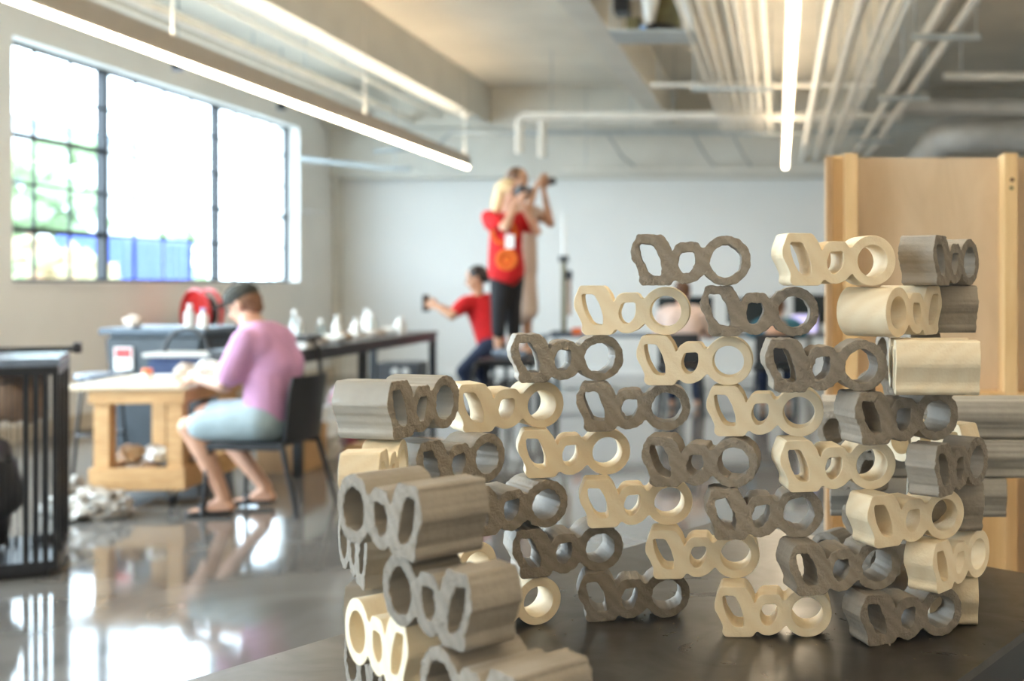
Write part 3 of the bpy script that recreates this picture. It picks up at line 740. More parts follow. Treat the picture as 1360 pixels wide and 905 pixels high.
l_ = MB().box(-.27, -.14, -.312, -.302, .68, .84).build('label_sticker', 'paper', o)
MB().box(-.26, -.15, -.3135, -.3125, .765, .83).build('red_print', 'red', l_)
o = empty('blue_tub', (-4.02, 7.72, 0), 0, 'dark open crate with blue lining in front of the waste bin', 'tub')
taper(MB(), .16, .20, .11, .13, .0, .64).build('pedestal', 'black', o, True)
taper(MB(), .19, .22, .11, .13, .645, .80).build('tub_body', 'blue', o, True)
MB().box(-.225, .225, -.14, .14, .80, .825, .006).build('rim', 'duct', o)
MB().torus((0, -.0, .83), .15, .014, (0, 1, 0)).build('handle', 'black', o, True)
def bottle(loc, h, r, label, m='white', cm='duct', group=None):
    o = empty('bottle', loc, 0, label, 'bottle', group)
    MB().lathe([(0, 0), (r, 0), (r, h*.62), (r*.45, h*.78), (r*.4, h*.86), (0, h*.86)], seg=18).build('bottle_body', m, o, True)
    MB().lathe([(0, h*.861), (r*.5, h*.861), (r*.5, h), (0, h)], seg=14).build('cap', cm, o, True)
bottle((-4.17, 8.05, .9755), .17, .035, 'slim grey bottle standing on the waste bin rim, left one', 'duct', 'white')
bottle((-4.08, 8.06, .9755), .14, .033, 'white squat bottle standing on the waste bin rim, right one', 'white', 'bluelamp')
place(MB().lump((0, 0, 0), (.06, .05, .05), 31, .2), 'rag', 'plaster', (-4.6, 8.1, 1.02), 'small pale rag lying on the waste bin lid', 'rag', smooth=False)
# stool
def tube_chair(loc, h, label, rz=0):
    o = empty('tube_chair', loc, rz, label, 'chair', 'chairs the photographers stand on')
    MB().box(-.23, .23, -.22, .22, h-.04, h, .015).build('seat', 'black', o)
    for sx in (-1, 1):
        MB().tube([(sx*.25, -.26, 0), (sx*.25, -.27, h*.55), (sx*.25, -.24, h*.8), (sx*.25, -.14, h*.92), (sx*.25, .14, h*.92), (sx*.25, .24, h*.8), (sx*.25, .27, h*.55), (sx*.25, .26, 0)], .018, 10).build('side_frame', 'blackm', o, True)
    for sy in (-1, 1):
        MB().tube([(-.25, sy*.12, h*.90), (.25, sy*.12, h*.90)], .016, 8).build('cross_tube', 'blackm', o, True)
        MB().tube([(-.2, sy*.27, .03), (-.2, sy*.27, h*.45), (-.13, sy*.27, h*.62), (.13, sy*.27, h*.62), (.2, sy*.27, h*.45), (.2, sy*.27, .03)], .016, 8).build('hoop', 'blackm', o, True)
    return o
def stool(loc, h, r, top, label, rz=0, kind='stool'):
    o = empty('stool', loc, rz, label, 'stool')
    MB().lathe([(0, h-.04), (r*.95, h-.04), (r, h-.03), (r, h-.008), (r*.97, h), (0, h)], seg=32).build('seat', top, o, True)
    for k in range(4):
        a = math.pi/4+k*math.pi/2
        MB().tube([(r*.7*math.cos(a), r*.7*math.sin(a), h-.041), (r*1.05*math.cos(a), r*1.05*math.sin(a), 0)], .011, 8).build('leg', 'blackm', o, True)
    MB().torus((0, 0, h*.4), r*.93, .007, (0, 0, 1), 32, 6).build('foot_ring', 'blackm', o, True)
    return o
stool((-4.62, 7.75, 0), .68, .16, 'bluegrey', 'round stool with grey blue seat behind the left end of the work table')
# hose reel on the left wall
o = empty('hose_reel', (-5.78, 11.4, .985), R(-32), 'red hose reel with black hose on the wall behind the waste bin', 'hose reel')
for s in (-.075, .06):
    MB().torus((0, s, 0), .235, .022, (0, 1, 0), 48, 10).build('red_flange', 'red', o, True)
MB().lathe([(.20, -.075), (.235, -.075), (.235, -.06), (.20, -.06)], seg=40, axis='y').build('flange_disc', 'red', o, True)
for k in range(5): pass
bb = MB()
for k in range(5): bb.torus((0, -.045+k*.024, 0), .165, .014, (0, 1, 0), 40, 8)
bb.build('hose', 'black', o, True)
MB().lathe([(0, -.06), (.15, -.06), (.15, .05), (0, .05)], seg=30, axis='y').build('drum', 'black', o, True)
MB().lathe([(0, -.09), (.05, -.09), (.05, .08), (0, .08)], seg=20, axis='y').build('hub', 'red', o, True)
MB().box(-.44, -.0, .075, .10, -.03, .03).build('wall_bracket', 'blackm', o)
MB().box(-.03, .03, .075, .10, -.985, .03).build('stand_post', 'blackm', o)

# ------------------------------------------------------------------ long back table with bottles
o = empty('long_table', (-3.46, 9.0, 0), 0, 'long black framed table carrying bottles and papers along the back left', 'table')
MB().box(-.31, .31, -1.5, 1.5, .825, .85, .003).build('table_top', 'darksteel', o)
bb = MB()
for x in (-.30, .26):
    bb.box(x, x+.04, -1.49, 1.49, .765, .8245)
bb.box(-.26, .26, -1.49, -1.45, .765, .8245).box(-.26, .26, 1.45, 1.49, .765, .8245)
bb.build('frame', 'blackm', o)
for y in (-1.49, -.32, 1.435):
    for x in (-.30, .245):
        MB().box(x, x+.055, y, y+.055, 0, .7645, .002).build('leg', 'darksteel', o)
tz = .8505
BT = [((-3.42, 9.55), .20, .045, 'tall clear bottle in the back row on the long table', 'bottle', 'white'),
      ((-3.50, 8.3), .19, .035, 'slim clear bottle second from the man on the long table', 'bottle', 'white'),
      ((-3.36, 8.65), .20, .036, 'white capped spray bottle in the middle of the long table', 'white', 'paper'),
      ((-3.62, 9.0), .16, .04, 'short clear bottle behind the middle of the long table', 'bottle', 'white'),
      ((-3.55, 9.8), .22, .045, 'tallest pale jug at the far part of the long table', 'white', 'white'),
      ((-3.60, 7.65), .22, .036, 'clear bottle with a blue label right behind the man\'s shoulder', 'bluelamp', 'white')]
BT += [((-3.30, 9.9), .15, .05, 'squat white jar near the far corner of the long table', 'white', 'white'),
      ((-3.66, 8.6), .24, .04, 'tall pale bottle at the wall side middle of the long table', 'bottle', 'white'),
      ((-3.40, 9.15), .17, .045, 'white jug beside the long stack of sheets on the long table', 'white', 'duct')]
for (xy, h, r, lb, m_, cm) in BT: bottle((*xy, tz), h, r, lb, m_, cm, 'bottles on the long table')
q = random.Random(12)
for k in range(7):
    y = 7.9+k*.33
    place(MB().lump((0, 0, 0), (.07, .09, .03), 90+k, .3, 2), 'paper_scrap', ['paper', 'plaster', 'paper', 'cardboard', 'paper', 'plaster', 'paper'][k], (-3.32+q.uniform(-.12, .04), y, tz+.03),
          ['crumpled white paper nearest the man', 'crumpled beige scrap', 'second crumpled white paper', 'brown card scrap', 'third crumpled white paper', 'second beige scrap', 'farthest crumpled white paper'][k]+' on the long table, counted from the man', 'scrap', 'scraps on the long table', False)
place(MB().box(-.18, .18, -.5, .5, 0, .02, .004), 'paper_stack', 'paper', (-3.56, 9.2, tz), 'long stack of white sheets on the long table among bottles', 'paper', smooth=False)
o = empty('tool_case', (-3.32, 7.76, tz), R(5), 'black open tool case on the near end of the long table', 'case')
MB().box(-.14, .14, -.16, .16, 0, .05, .01).build('case_body', 'paper', o)
MB().box(-.15, .15, -.17, .17, .0505, .085, .012).build('lid', 'black', o)
MB().tube([(.15, -.05, .05), (.19, -.05, 0), (.2, -.05, -.15), (.19, -.04, -.28)], .014, 8).build('strap', 'black', o, True)
# below the long table
o = empty('equipment_box', (-3.74, 11.3, 0), 0, 'black box with round dials on the floor beyond the long table', 'box')
MB().box(-.2, .2, -.16, .16, .0, .51, .01).build('box_body', 'black', o)
for x in (-.02, .08): MB().lathe([(0, -.165), (.035, -.165), (.04, -.161), (0, -.160)], x, 0, seg=16, axis='y', z=.42).build('dial', 'duct', o, True)
place(MB().box(-.16, .16, -.2, .2, 0, .30, .004), 'cardboard_box', 'cardboard', (-3.40, 7.95, 0), 'brown cardboard box on the floor under the near end of the long table', 'box', smooth=False)
place(MB().lump((0, 0, .2), (.2, .2, .24), 33, .25, 2.2), 'plastic_sack', 'magenta', (-3.5, 9.3, 0), 'crumpled pink and white plastic sack under the long table', 'sack', smooth=False)
place(MB().lump((0, 0, .17), (.16, .16, .19), 35, .3, 2.2), 'plastic_sack', 'paper', (-3.4, 8.45, 0), 'crumpled white plastic sack under the middle of the long table', 'sack', smooth=False)
place(MB().lump((0, 0, .14), (.14, .16, .16), 37, .3, 2.2), 'cloth_bundle', 'brownscrap', (-3.55, 10.1, 0), 'brown bundle on the floor next to the pink sack', 'bundle', smooth=False)
place(MB().box(-.3, .3, -.2, .2, 0, .12, .006), 'wooden_crate', 'wood', (-2.82, 8.35, 0), 'low wooden crate on the floor behind the black chair', 'crate', smooth=False)

# ------------------------------------------------------------------ people
def prim_capsule(bm, p0, r0, p1, r1, seg=14):
    p0, p1 = Vector(p0), Vector(p1); ax = p1-p0; L = ax.length
    if L < 1e-6: ax = Vector((0, 0, 1)); L = 1e-6
    t = ax.normalized(); a = Vector((0, 0, 1)) if abs(t.z) < .9 else Vector((1, 0, 0)); u = t.cross(a).normalized(); v = t.cross(u)
    rows = []
    for k in range(0, 5):
        an = -math.pi/2+k*math.pi/8; rows.append((p0+t*r0*math.sin(an), r0*math.cos(an)))
    for k in range(4, 9):
        an = -math.pi/2+k*math.pi/8; rows.append((p1+t*r1*math.sin(an), r1*math.cos(an)))
    rings = []
    for c, r in rows[1:-1]:
        rings.append([bm.verts.new(c+(u*math.cos(2*math.pi*k/seg)+v*math.sin(2*math.pi*k/seg))*r) for k in range(seg)])
    a0 = bm.verts.new(rows[0][0]); a1 = bm.verts.new(rows[-1][0])
    for i in range(len(rings)-1):
        for k in range(seg): bm.faces.new((rings[i][k], rings[i][(k+1) % seg], rings[i+1][(k+1) % seg], rings[i+1][k]))
    for k in range(seg):
        bm.faces.new((a0, rings[0][(k+1) % seg], rings[0][k])); bm.faces.new((a1, rings[-1][k], rings[-1][(k+1) % seg]))
def prim_ell(bm, c, r, rot=None):
    res = bmesh.ops.create_icosphere(bm, subdivisions=3, radius=1.0)
    m = Matrix.Translation(Vector(c)) @ (rot.to_4x4() if rot else Matrix.Identity(4)) @ Matrix.Diagonal((*r, 1))
    bmesh.ops.transform(bm, matrix=m, verts=res['verts'])
def blob(name, prims, m, root, voxel=.009, sm=4):
    bm = bmesh.new()
    for p in prims:
        if p[0] == 'c': prim_capsule(bm, *p[1:])
        else: prim_ell(bm, *p[1:])
    bmesh.ops.recalc_face_normals(bm, faces=bm.faces)
    off = Vector(root.location)
    for v in bm.verts: v.co -= off
    me = bpy.data.meshes.new(name); bm.to_mesh(me); bm.free()
    tmp = bpy.data.objects.new('tmp', me); col.objects.link(tmp)
    r = tmp.modifiers.new('r', 'REMESH'); r.mode = 'VOXEL'; r.voxel_size = voxel
    s = tmp.modifiers.new('s', 'SMOOTH'); s.iterations = sm; s.factor = .6
    dg = bpy.context.evaluated_depsgraph_get()
    out = bpy.data.meshes.new_from_object(tmp.evaluated_get(dg))
    bpy.data.objects.remove(tmp)
    out.name = name; out.materials.clear(); out.materials.append(M[m])
    for p in out.polygons: p.use_smooth = True
    o = bpy.data.objects.new(name, out); col.objects.link(o); o.parent = root
    return o
def V(*a): return Vector(a)
def basis(fwd, up):
    f = Vector(fwd).normalized(); s = f.cross(Vector(up)).normalized(); u = s.cross(f)
    return f, s, u
def head_prims(c, fwd, up, k=1.0):
    f, s, u = basis(fwd, up); c = Vector(c)
    rot = Matrix((s, f, u)).transposed()
    P = [('e', c+u*.025*k, (.074*k, .092*k, .088*k), rot),            # cranium
         ('e', c+f*.022*k-u*.035*k, (.060*k, .070*k, .075*k), rot),      # face
         ('e', c+f*.045*k-u*.088*k, (.033*k, .034*k, .026*k), rot),      # chin
         ('c', c+f*.088*k-u*.000*k, .009*k, c+f*.107*k-u*.034*k, .013*k),  # nose
         ('c', c+f*.080*k+u*.022*k-s*.035*k, .010*k, c+f*.080*k+u*.022*k+s*.035*k, .010*k),  # brow
         ('c', c+f*.083*k-u*.062*k-s*.018*k, .009*k, c+f*.083*k-u*.062*k+s*.018*k, .009*k)]  # lips
    for g in (-1, 1):
        P.append(('e', c+s*g*.078*k-u*.012*k-f*.005*k, (.010*k, .019*k, .031*k), rot))  # ears
        P.append(('e', c+f*.055*k+s*g*.035*k-u*.035*k, (.022*k, .022*k, .022*k), rot))  # cheeks
    return P
def eyes(c, fwd, up, root, k=1.0):
    f, s, u = basis(fwd, up); c = Vector(c)-Vector(root.location); b_ = MB()
    for g in (-1, 1): b_.lump(c+f*.083*k+s*g*.03*k+u*.002*k, (.011*k,)*3, 1, 0, 1, 2)
    b_.build('eyes', 'eye', root, True)
def hand_prims(wr, d, palmn, curl=.5, spread=.1, k=1.0, thumb=1):
    d = Vector(d).normalized(); n = Vector(palmn); n = (n-d*n.dot(d)).normalized(); s = d.cross(n)
    wr = Vector(wr); P = []
    pe = wr+d*.085*k
    for j in (-1.5, -.5, .5, 1.5): P.append(('c', wr+s*j*.011*k+d*.012, .014*k, wr+d*.082*k+s*j*.021*k, .0125*k))
    for j, L in zip((-1.5, -.5, .5, 1.5), (.068, .08, .075, .058)):
        p = wr+d*.084*k+s*j*.021*k; ang = 0; dd = d+s*j*spread*.3
        for seg, (fr, r0, r1) in enumerate(((.42, .0105, .0095), (.32, .0095, .0085), (.26, .0085, .007))):
            ang += curl*(.8+.3*seg)
            dr = (dd*math.cos(ang)+n*math.sin(ang)).normalized()
            q_ = p+dr*L*fr*1.15*k; P.append(('c', p, r0*k, q_, r1*k)); p = q_
    tb = wr+d*.025*k+s*thumb*-.028*k
    t1 = tb+(d*.6-s*thumb*.6+n*.35).normalized()*.042*k; t2 = t1+(d*.85-s*thumb*.2+n*.5).normalized()*.03*k; t3 = t2+(d*.95+n*.5).normalized()*.024*k
    P += [('c', tb, .014*k, t1, .012*k), ('c', t1, .012*k, t2, .010*k), ('c', t2, .010*k, t3, .008*k)]
    return P

# seated man
root = empty('person', (-2.86, 6.48, 0), 0, 'seated person in pink t-shirt, denim shorts and dark cap working at the table', 'person')
pel = V(-2.88, 6.47, .53); nearhip = V(-2.90, 6.36, .52); farhip = V(-2.90, 6.58, .52)
nk = at(252, 573, 6.30); nk = V(-3.28, 6.33, .495); fk = V(-3.36, 6.66, .53)
na = at(292, 650, 6.28); na = V(-3.10, 6.35, .10); fa = V(-2.98, 6.60, .11)
chest = V(-2.93, 6.48, .93); neck = V(-3.01, 6.48, 1.06); hd = V(-3.055, 6.50, 1.175)
hf = V(-.90, .10, -.38); hu = V(-.38, 0, .92)
nsh = V(-2.95, 6.29, .97); fsh = V(-2.98, 6.67, .97)
nel = V(-3.07, 6.30, .735); nha = V(-3.34, 6.44, .735)
nwr = V(-3.31, 6.50, .745)
fel = V(-3.16, 6.76, .76); fwr = V(-3.36, 6.72, .745)
body = [('c', pel, .13, pel+V(-.01, 0, .2), .12), ('c', pel+V(-.01, 0, .2), .12, chest, .13), ('c', chest+V(0, -.09, .02), .1, chest+V(0, .09, .02), .1),
        ('c', chest+V(-.01, 0, .08), .07, neck, .062), ('c', neck, .06, hd+V(.025, 0, -.03), .06),
        ('c', nearhip, .095, nk, .062), ('c', farhip, .095, fk, .062),
        ('c', nk, .058, nk.lerp(na, .35)+V(.012, 0, 0), .056), ('c', nk.lerp(na, .35)+V(.012, 0, 0), .056, na, .036),
        ('c', fk, .058, fk.lerp(fa, .35)+V(.012, 0, 0), .056), ('c', fk.lerp(fa, .35)+V(.012, 0, 0), .056, fa, .036),
        ('c', nsh, .056, nel, .043), ('c', nel, .043, nwr, .029), ('c', fsh, .056, fel, .043), ('c', fel, .043, fwr, .029)]
for a_, dr in ((na, V(-.97, -.25, 0)), (fa, V(-.97, -.1, 0))):
    body += [('c', a_+V(.03, 0, -.055), .032, a_+dr*.10+V(0, 0, -.07), .024), ('c', a_+V(0, 0, -.02), .036, a_+dr*.06+V(0, 0, -.05), .03), ('c', a_+dr*.10+V(0, 0, -.07), .024, a_+dr*.17+V(0, 0, -.08), .018)]
body += head_prims(hd, hf, hu)
body += hand_prims(nwr, V(-.85, .5, -.02), V(0, .1, -1), .28, thumb=-1) + hand_prims(fwr, V(-.9, -.35, 0), V(0, 0, -1), .3, thumb=1)
blob('body', body, 'skin', root, .008, 4)
eyes(hd, hf, hu, root)
blob('tattoo_sleeve', [('c', nel+V(.0, -.0, -.002), .047, nel.lerp(nwr, .8), .033)], 'tattoo', root, .008, 3)
blob('t_shirt', [('c', pel+V(.0, 0, .03), .155, pel+V(.0, 0, .22), .15), ('c', pel+V(0, -.05, .03), .135, pel+V(0, -.06, .25), .13), ('c', pel+V(0, .05, .03), .135, pel+V(0, .06, .25), .13),
     ('c', pel+V(.0, 0, .22), .15, chest, .145), ('c', chest+V(.01, -.12, .02), .11, chest+V(.01, .12, .02), .11), ('c', chest+V(.0, -.07, .06), .09, chest+V(0, .07, .06), .09),
     ('c', chest+V(.0, 0, .05), .10, neck+V(.01, 0, -.03), .075), ('c', pel+V(.03, -.06, .3), .12, chest+V(.02, -.08, -.02), .12), ('c', pel+V(.03, .06, .3), .12, chest+V(.02, .08, -.02), .12),
     ('c', nsh, .078, nsh.lerp(nel, .75), .075), ('c', fsh, .078, fsh.lerp(fel, .75), .075)], 'pink', root, .010, 6)
blob('shorts', [('c', pel+V(0, -.06, -.02), .125, pel+V(0, .06, -.02), .125), ('c', nearhip, .115, nearhip.lerp(nk, .82), .085), ('c', farhip, .115, farhip.lerp(fk, .82), .085)], 'denim', root, .010, 5)
f_, s_, u_ = basis(hf, hu); rot = Matrix((s_, f_, u_)).transposed()
blob('hair', [('e', hd-f_*.022+u_*.01, (.079, .082, .082), rot), ('e', hd-f_*.045-u_*.04, (.06, .05, .045), rot)], 'shorthair', root, .007, 2)
blob('beard', [('e', hd+f_*.045-u_*.085, (.045, .045, .030), rot)], 'shorthair', root, .006, 2)
cp = blob('cap', [('e', hd+u_*.052, (.086, .104, .072), rot), ('e', hd+f_*.115+u_*.045, (.066, .075, .010), rot)], 'cap', root, .006, 2)
for a_, dr in ((na, V(-.97, -.25, 0)), (fa, V(-.97, -.1, 0))):
    blob('sandal', [('c', a_+V(.04, 0, -.082), .014, a_+dr*.19+V(0, 0, -.084), .014), ('c', a_+V(.035, -.02, -.082), .014, a_+dr*.17+V(0, -.025, -.084), .014),
        ('c', a_+V(.035, .02, -.082), .014, a_+dr*.17+V(0, .025, -.084), .014), ('c', a_+dr*.09+V(0, -.035, -.07), .014, a_+dr*.09+V(0, .035, -.07), .014), ('c', a_+dr*.09+V(0, 0, -.045), .018, a_+dr*.12+V(0, 0, -.05), .018)], 'black', root, .007, 2)
# glasses
gl = MB()
for g in (-1, 1):
    gl.torus(hd-Vector(root.location)+f_*.098+s_*g*.032+u_*.004, .021, .002, f_, 20, 6)
    gl.tube([hd-Vector(root.location)+f_*.098+s_*g*.053+u_*.006, hd-Vector(root.location)+s_*g*.085+u_*.008], .002, 6)
gl.build('glasses', 'black', root, True)
# his chair
ch = empty('chair', (-2.93, 6.50, 0), R(-4), 'black moulded chair the man in pink sits on', 'chair')
bb = MB().box(-.24, .20, -.22, .22, .385, .405, .008); bb.build('seat', 'black', ch)
pts = [(.205, -.21), (.235, -.12), (.245, 0), (.235, .12), (.205, .21)]
bb = MB(); rows = []
for z, off in ((.41, 0), (.5, .01), (.62, .02), (.72, .035), (.775, .045)):
    rows.append([(x+off, y*(1 if z < .75 else .95), z) for x, y in pts])
vs_ = [[bb.bm.verts.new(p) for p in r_] for r_ in rows]
vb_ = [[bb.bm.verts.new((p[0]+.012, p[1], p[2])) for p in r_] for r_ in rows]
for i in range(4):
    for j in range(4):
        bb.bm.faces.new((vs_[i][j], vs_[i][j+1], vs_[i+1][j+1], vs_[i+1][j])); bb.bm.faces.new((vb_[i][j], vb_[i+1][j], vb_[i+1][j+1], vb_[i][j+1]))
for i in range(4):
    for j, k in ((0, 0), (4, 4)): bb.bm.faces.new((vs_[i][j], vs_[i+1][j], vb_[i+1][j], vb_[i][j]))
for j in range(4):
    for i in (0, 4): bb.bm.faces.new((vs_[i][j], vs_[i][j+1], vb_[i][j+1], vb_[i][j]))
bb.build('backrest', 'black', ch, True)
for sy in (-1, 1):
    MB().tube([(-.22, sy*.20, .385), (-.25, sy*.225, 0)], [.016, .011], 10).build('leg', 'black', ch, True)
    MB().tube([(.19, sy*.205, .42), (.21, sy*.21, .36), (.30, sy*.235, 0)], [.016, .016, .011], 10).build('leg', 'black', ch, True)
    MB().tube([(-.23, sy*.205, .378), (.21, sy*.205, .378)], .012, 8).build('side_rail', 'black', ch, True)

# standing woman in red on a stool
def cam_prop(p, d, root, size=(.13, .07, .09)):
    loc = Vector(p)
    o = empty('camera_body', loc, math.atan2(d[1], d[0])-math.pi/2, None, None)
    return o
root = empty('person', (-2.45, 10.3, .62), 0, 'blonde person in a red printed t-shirt and black leggings standing raised, taking a photo', 'person')
X0, Y0, Z0 = -2.47, 10.3, .62
def W(dx, dy, dz): return V(X0+dx, Y0+dy, Z0+dz)
hd = W(.02, 0, 1.50); hf = V(.85, -.45, -.12); hu = V(.1, 0, 1)
ls, rs_ = W(-.13, -.12, 1.26), W(.12, .12, 1.26)
lel, rel = W(.06, -.28, 1.16), W(.27, .02, 1.14)
lwr, rwr = W(.13, -.18, 1.40), W(.15, -.06, 1.40)
body = [('c', W(0, 0, .80), .14, W(-.02, 0, 1.0), .12), ('c', W(-.02, 0, 1.0), .12, W(0, 0, 1.18), .125), ('c', W(-.08, -.07, 1.22), .08, W(.08, .07, 1.22), .08), ('c', W(0, 0, 1.25), .055, hd+V(0, 0, -.05), .05),
        ('c', W(-.04, -.07, .78), .095, W(-.05, -.07, .44), .062), ('c', W(-.05, -.07, .44), .058, W(-.06, -.06, .30), .055), ('c', W(-.06, -.06, .30), .055, W(-.06, -.05, .08), .036),
        ('c', W(.05, .06, .78), .095, W(.05, .06, .44), .062), ('c', W(.05, .06, .44), .058, W(.05, .07, .30), .055), ('c', W(.05, .07, .30), .055, W(.04, .07, .08), .036),
        ('c', ls, .05, lel, .042), ('c', lel, .042, lwr, .027), ('c', rs_, .05, rel, .042), ('c', rel, .042, rwr, .027)]
body += head_prims(hd, hf, hu, .98) + hand_prims(lwr, V(.55, .3, .75), V(.6, .5, -.2), .45, thumb=1) + hand_prims(rwr, V(.2, -.1, .95), V(.5, -.7, 0), .45, thumb=-1)
blob('body', body, 'skin', root, .009, 4); eyes(hd, hf, hu, root)
blob('t_shirt', [('c', W(0, -.05, .78), .155, W(-.01, -.04, 1.0), .14), ('c', W(0, .05, .78), .155, W(-.01, .04, 1.0), .14), ('c', W(-.01, -.03, 1.0), .14, W(0, -.03, 1.17), .14), ('c', W(0, .03, 1.0), .135, W(0, .03, 1.17), .14),
     ('c', W(-.10, -.09, 1.22), .09, W(.10, .09, 1.22), .09), ('c', ls, .07, ls.lerp(lel, .6), .078), ('c', rs_, .07, rs_.lerp(rel, .55), .075)], 'redshirt', root, .011, 5)
lg = [('c', W(-.02, -.06, .76), .12, W(-.05, -.07, .45), .073), ('c', W(-.05, -.07, .45), .073, W(-.055, -.065, .23), .062),
      ('c', W(.03, .06, .76), .12, W(.05, .06, .45), .073), ('c', W(.05, .06, .45), .073, W(.05, .07, .23), .062)]
blob('leggings', lg, 'legging', root, .009, 3)
f_, s_, u_ = basis(hf, hu); rot = Matrix((s_, f_, u_)).transposed()
blob('hair', [('e', hd-f_*.02+u_*.03, (.088, .10, .092), rot), ('c', hd-f_*.07+u_*.02, .075, hd-f_*.12-u_*.13, .055), ('c', hd-f_*.10-u_*.10, .05, hd-f_*.13-u_*.24, .04), ('c', hd-f_*.03+s_*.06, .045, hd-f_*.06+s_*.05-u_*.17, .035)], 'blonde', root, .009, 3)
for x, y in ((-.06, -.05), (.04, .07)):
    blob('shoe', [('c', W(x-.03, y+.02, .035), .036, W(x+.12, y-.06, .03), .032), ('c', W(x, y, .07), .04, W(x+.04, y-.02, .05), .036)], 'bluegrey', root, .008, 3)
lan = MB().torus(Vector((0.0, -.13, 1.13)), .10, .005, (0, 1, .1), 24, 6)
pr = MB().torus(Vector((.03, -.198, .88)), .075, .022, (0, 1, -.0), 20, 8).lump(Vector((.03, -.19, .88)), (.04, .018, .04), 3, .2)
pr.build('flower_print', 'orangeprint', root, True)
MB().torus(Vector((.0, -.17, 1.12)), .10, .016, (0, 1, .0), 20, 8).build('chest_print', 'orangeprint', root, True)
bd = MB().box(.02, .10, -.215, -.208, .98, 1.10, .002).build('badge', 'paper', root)
MB().tube([(-.02, -.20, 1.22), (.05, -.212, 1.10)], .004, 6).build('lanyard', 'paper', bd)
def camera_thing(loc, rz, label, lens=True, k=1.0):
    o = empty('photo_camera' if lens else 'phone', loc, rz, label, 'camera' if lens else 'phone')
    if lens:
        MB().box(-.065*k, .065*k, -.03*k, .03*k, -.045*k, .045*k, .01).build('camera_housing', 'black', o)
        MB().lathe([(0, .03), (.033, .03), (.035, .09), (.03, .095), (0, .09)], seg=20, axis='y').build('lens', 'black', o, True)
        MB().box(-.02, .02, -.02, .02, .045, .065, .005).build('viewfinder', 'black', o)
    else:
        MB().box(-.04, .04, -.006, .006, -.08, .08, .004).build('phone_body', 'black', o)
        MB().box(-.036, .036, -.0068, -.0062, -.072, .072).build('screen', 'screen', o)
    return o
f_, s_, u_ = basis(hf, V(0, 0, 1))
camera_thing(hd+f_*.16+V(0, 0, .015), math.atan2(hf.y, hf.x)-math.pi/2, 'black camera held to the eye by the blonde person in red')
tube_chair((-2.45, 10.28, 0), .615, 'black bent tube chair the blonde person in red stands on')

# second photographer behind, brown hair, beige dress
X0, Y0, Z0 = -2.46, 10.85, .62
root = empty('person', (X0, Y0, Z0), 0, 'brown haired person in a beige dress half hidden behind the one in red', 'person')
hd = W(-.03, 0, 1.66); hf = V(.9, -.35, 0); hu = V(0, 0, 1)
ls, rs_ = W(-.10, -.14, 1.36), W(.10, .13, 1.36)
lel, rel = W(.10, -.28, 1.26), W(.28, -.02, 1.24)
lwr, rwr = W(.16, -.12, 1.57), W(.22, -.06, 1.57)
body = [('c', W(0, 0, .85), .13, W(0, 0, 1.28), .125), ('c', W(-.07, -.08, 1.32), .08, W(.07, .08, 1.32), .08), ('c', W(0, 0, 1.34), .055, hd+V(0, 0, -.05), .05),
        ('c', W(-.03, -.07, .85), .09, W(-.03, -.07, .45), .06), ('c', W(-.03, -.07, .45), .056, W(-.04, -.07, .08), .036), ('c', W(.04, .07, .85), .09, W(.04, .07, .45), .06), ('c', W(.04, .07, .45), .056, W(.04, .07, .08), .036),
        ('c', W(-.04, -.07, .04), .036, W(.1, -.1, .03), .03), ('c', W(.04, .07, .04), .036, W(.17, .03, .03), .03),
        ('c', ls, .048, lel, .04), ('c', lel, .04, lwr, .026), ('c', rs_, .048, rel, .04), ('c', rel, .04, rwr, .026)]
body += head_prims(hd, hf, hu, 1) + hand_prims(lwr, V(.4, .4, .8), V(.5, .6, 0), .4, thumb=1) + hand_prims(rwr, V(.1, -.1, .95), V(.4, -.8, 0), .4, thumb=-1)
blob('body', body, 'skin2', root, .009, 4); eyes(hd, hf, hu, root)
blob('dress', [('c', W(.0, -.03, .42), .14, W(.0, 0, .8), .14), ('c', W(.02, .06, .42), .13, W(.0, 0, .8), .14), ('c', W(0, 0, .8), .155, W(0, 0, 1.28), .14), ('c', W(-.08, -.09, 1.32), .09, W(.08, .09, 1.32), .09), ('c', ls, .065, ls.lerp(lel, .4), .065), ('c', rs_, .065, rs_.lerp(rel, .4), .065)], 'beige', root, .011, 5)
f_, s_, u_ = basis(hf, hu); rot = Matrix((s_, f_, u_)).transposed()
blob('hair', [('e', hd-f_*.02+u_*.03, (.088, .10, .092), rot), ('c', hd-f_*.07, .07, hd-f_*.09-u_*.14, .05)], 'brown', root, .009, 3)
camera_thing(W(.24, -.02, 1.64), math.atan2(hf.y, hf.x)-math.pi/2, 'black camera raised by the brown haired person in beige', True, .8)
tube_chair((X0+.04, Y0+.02, 0), .615, 'black bent tube chair the person in the beige dress stands on')

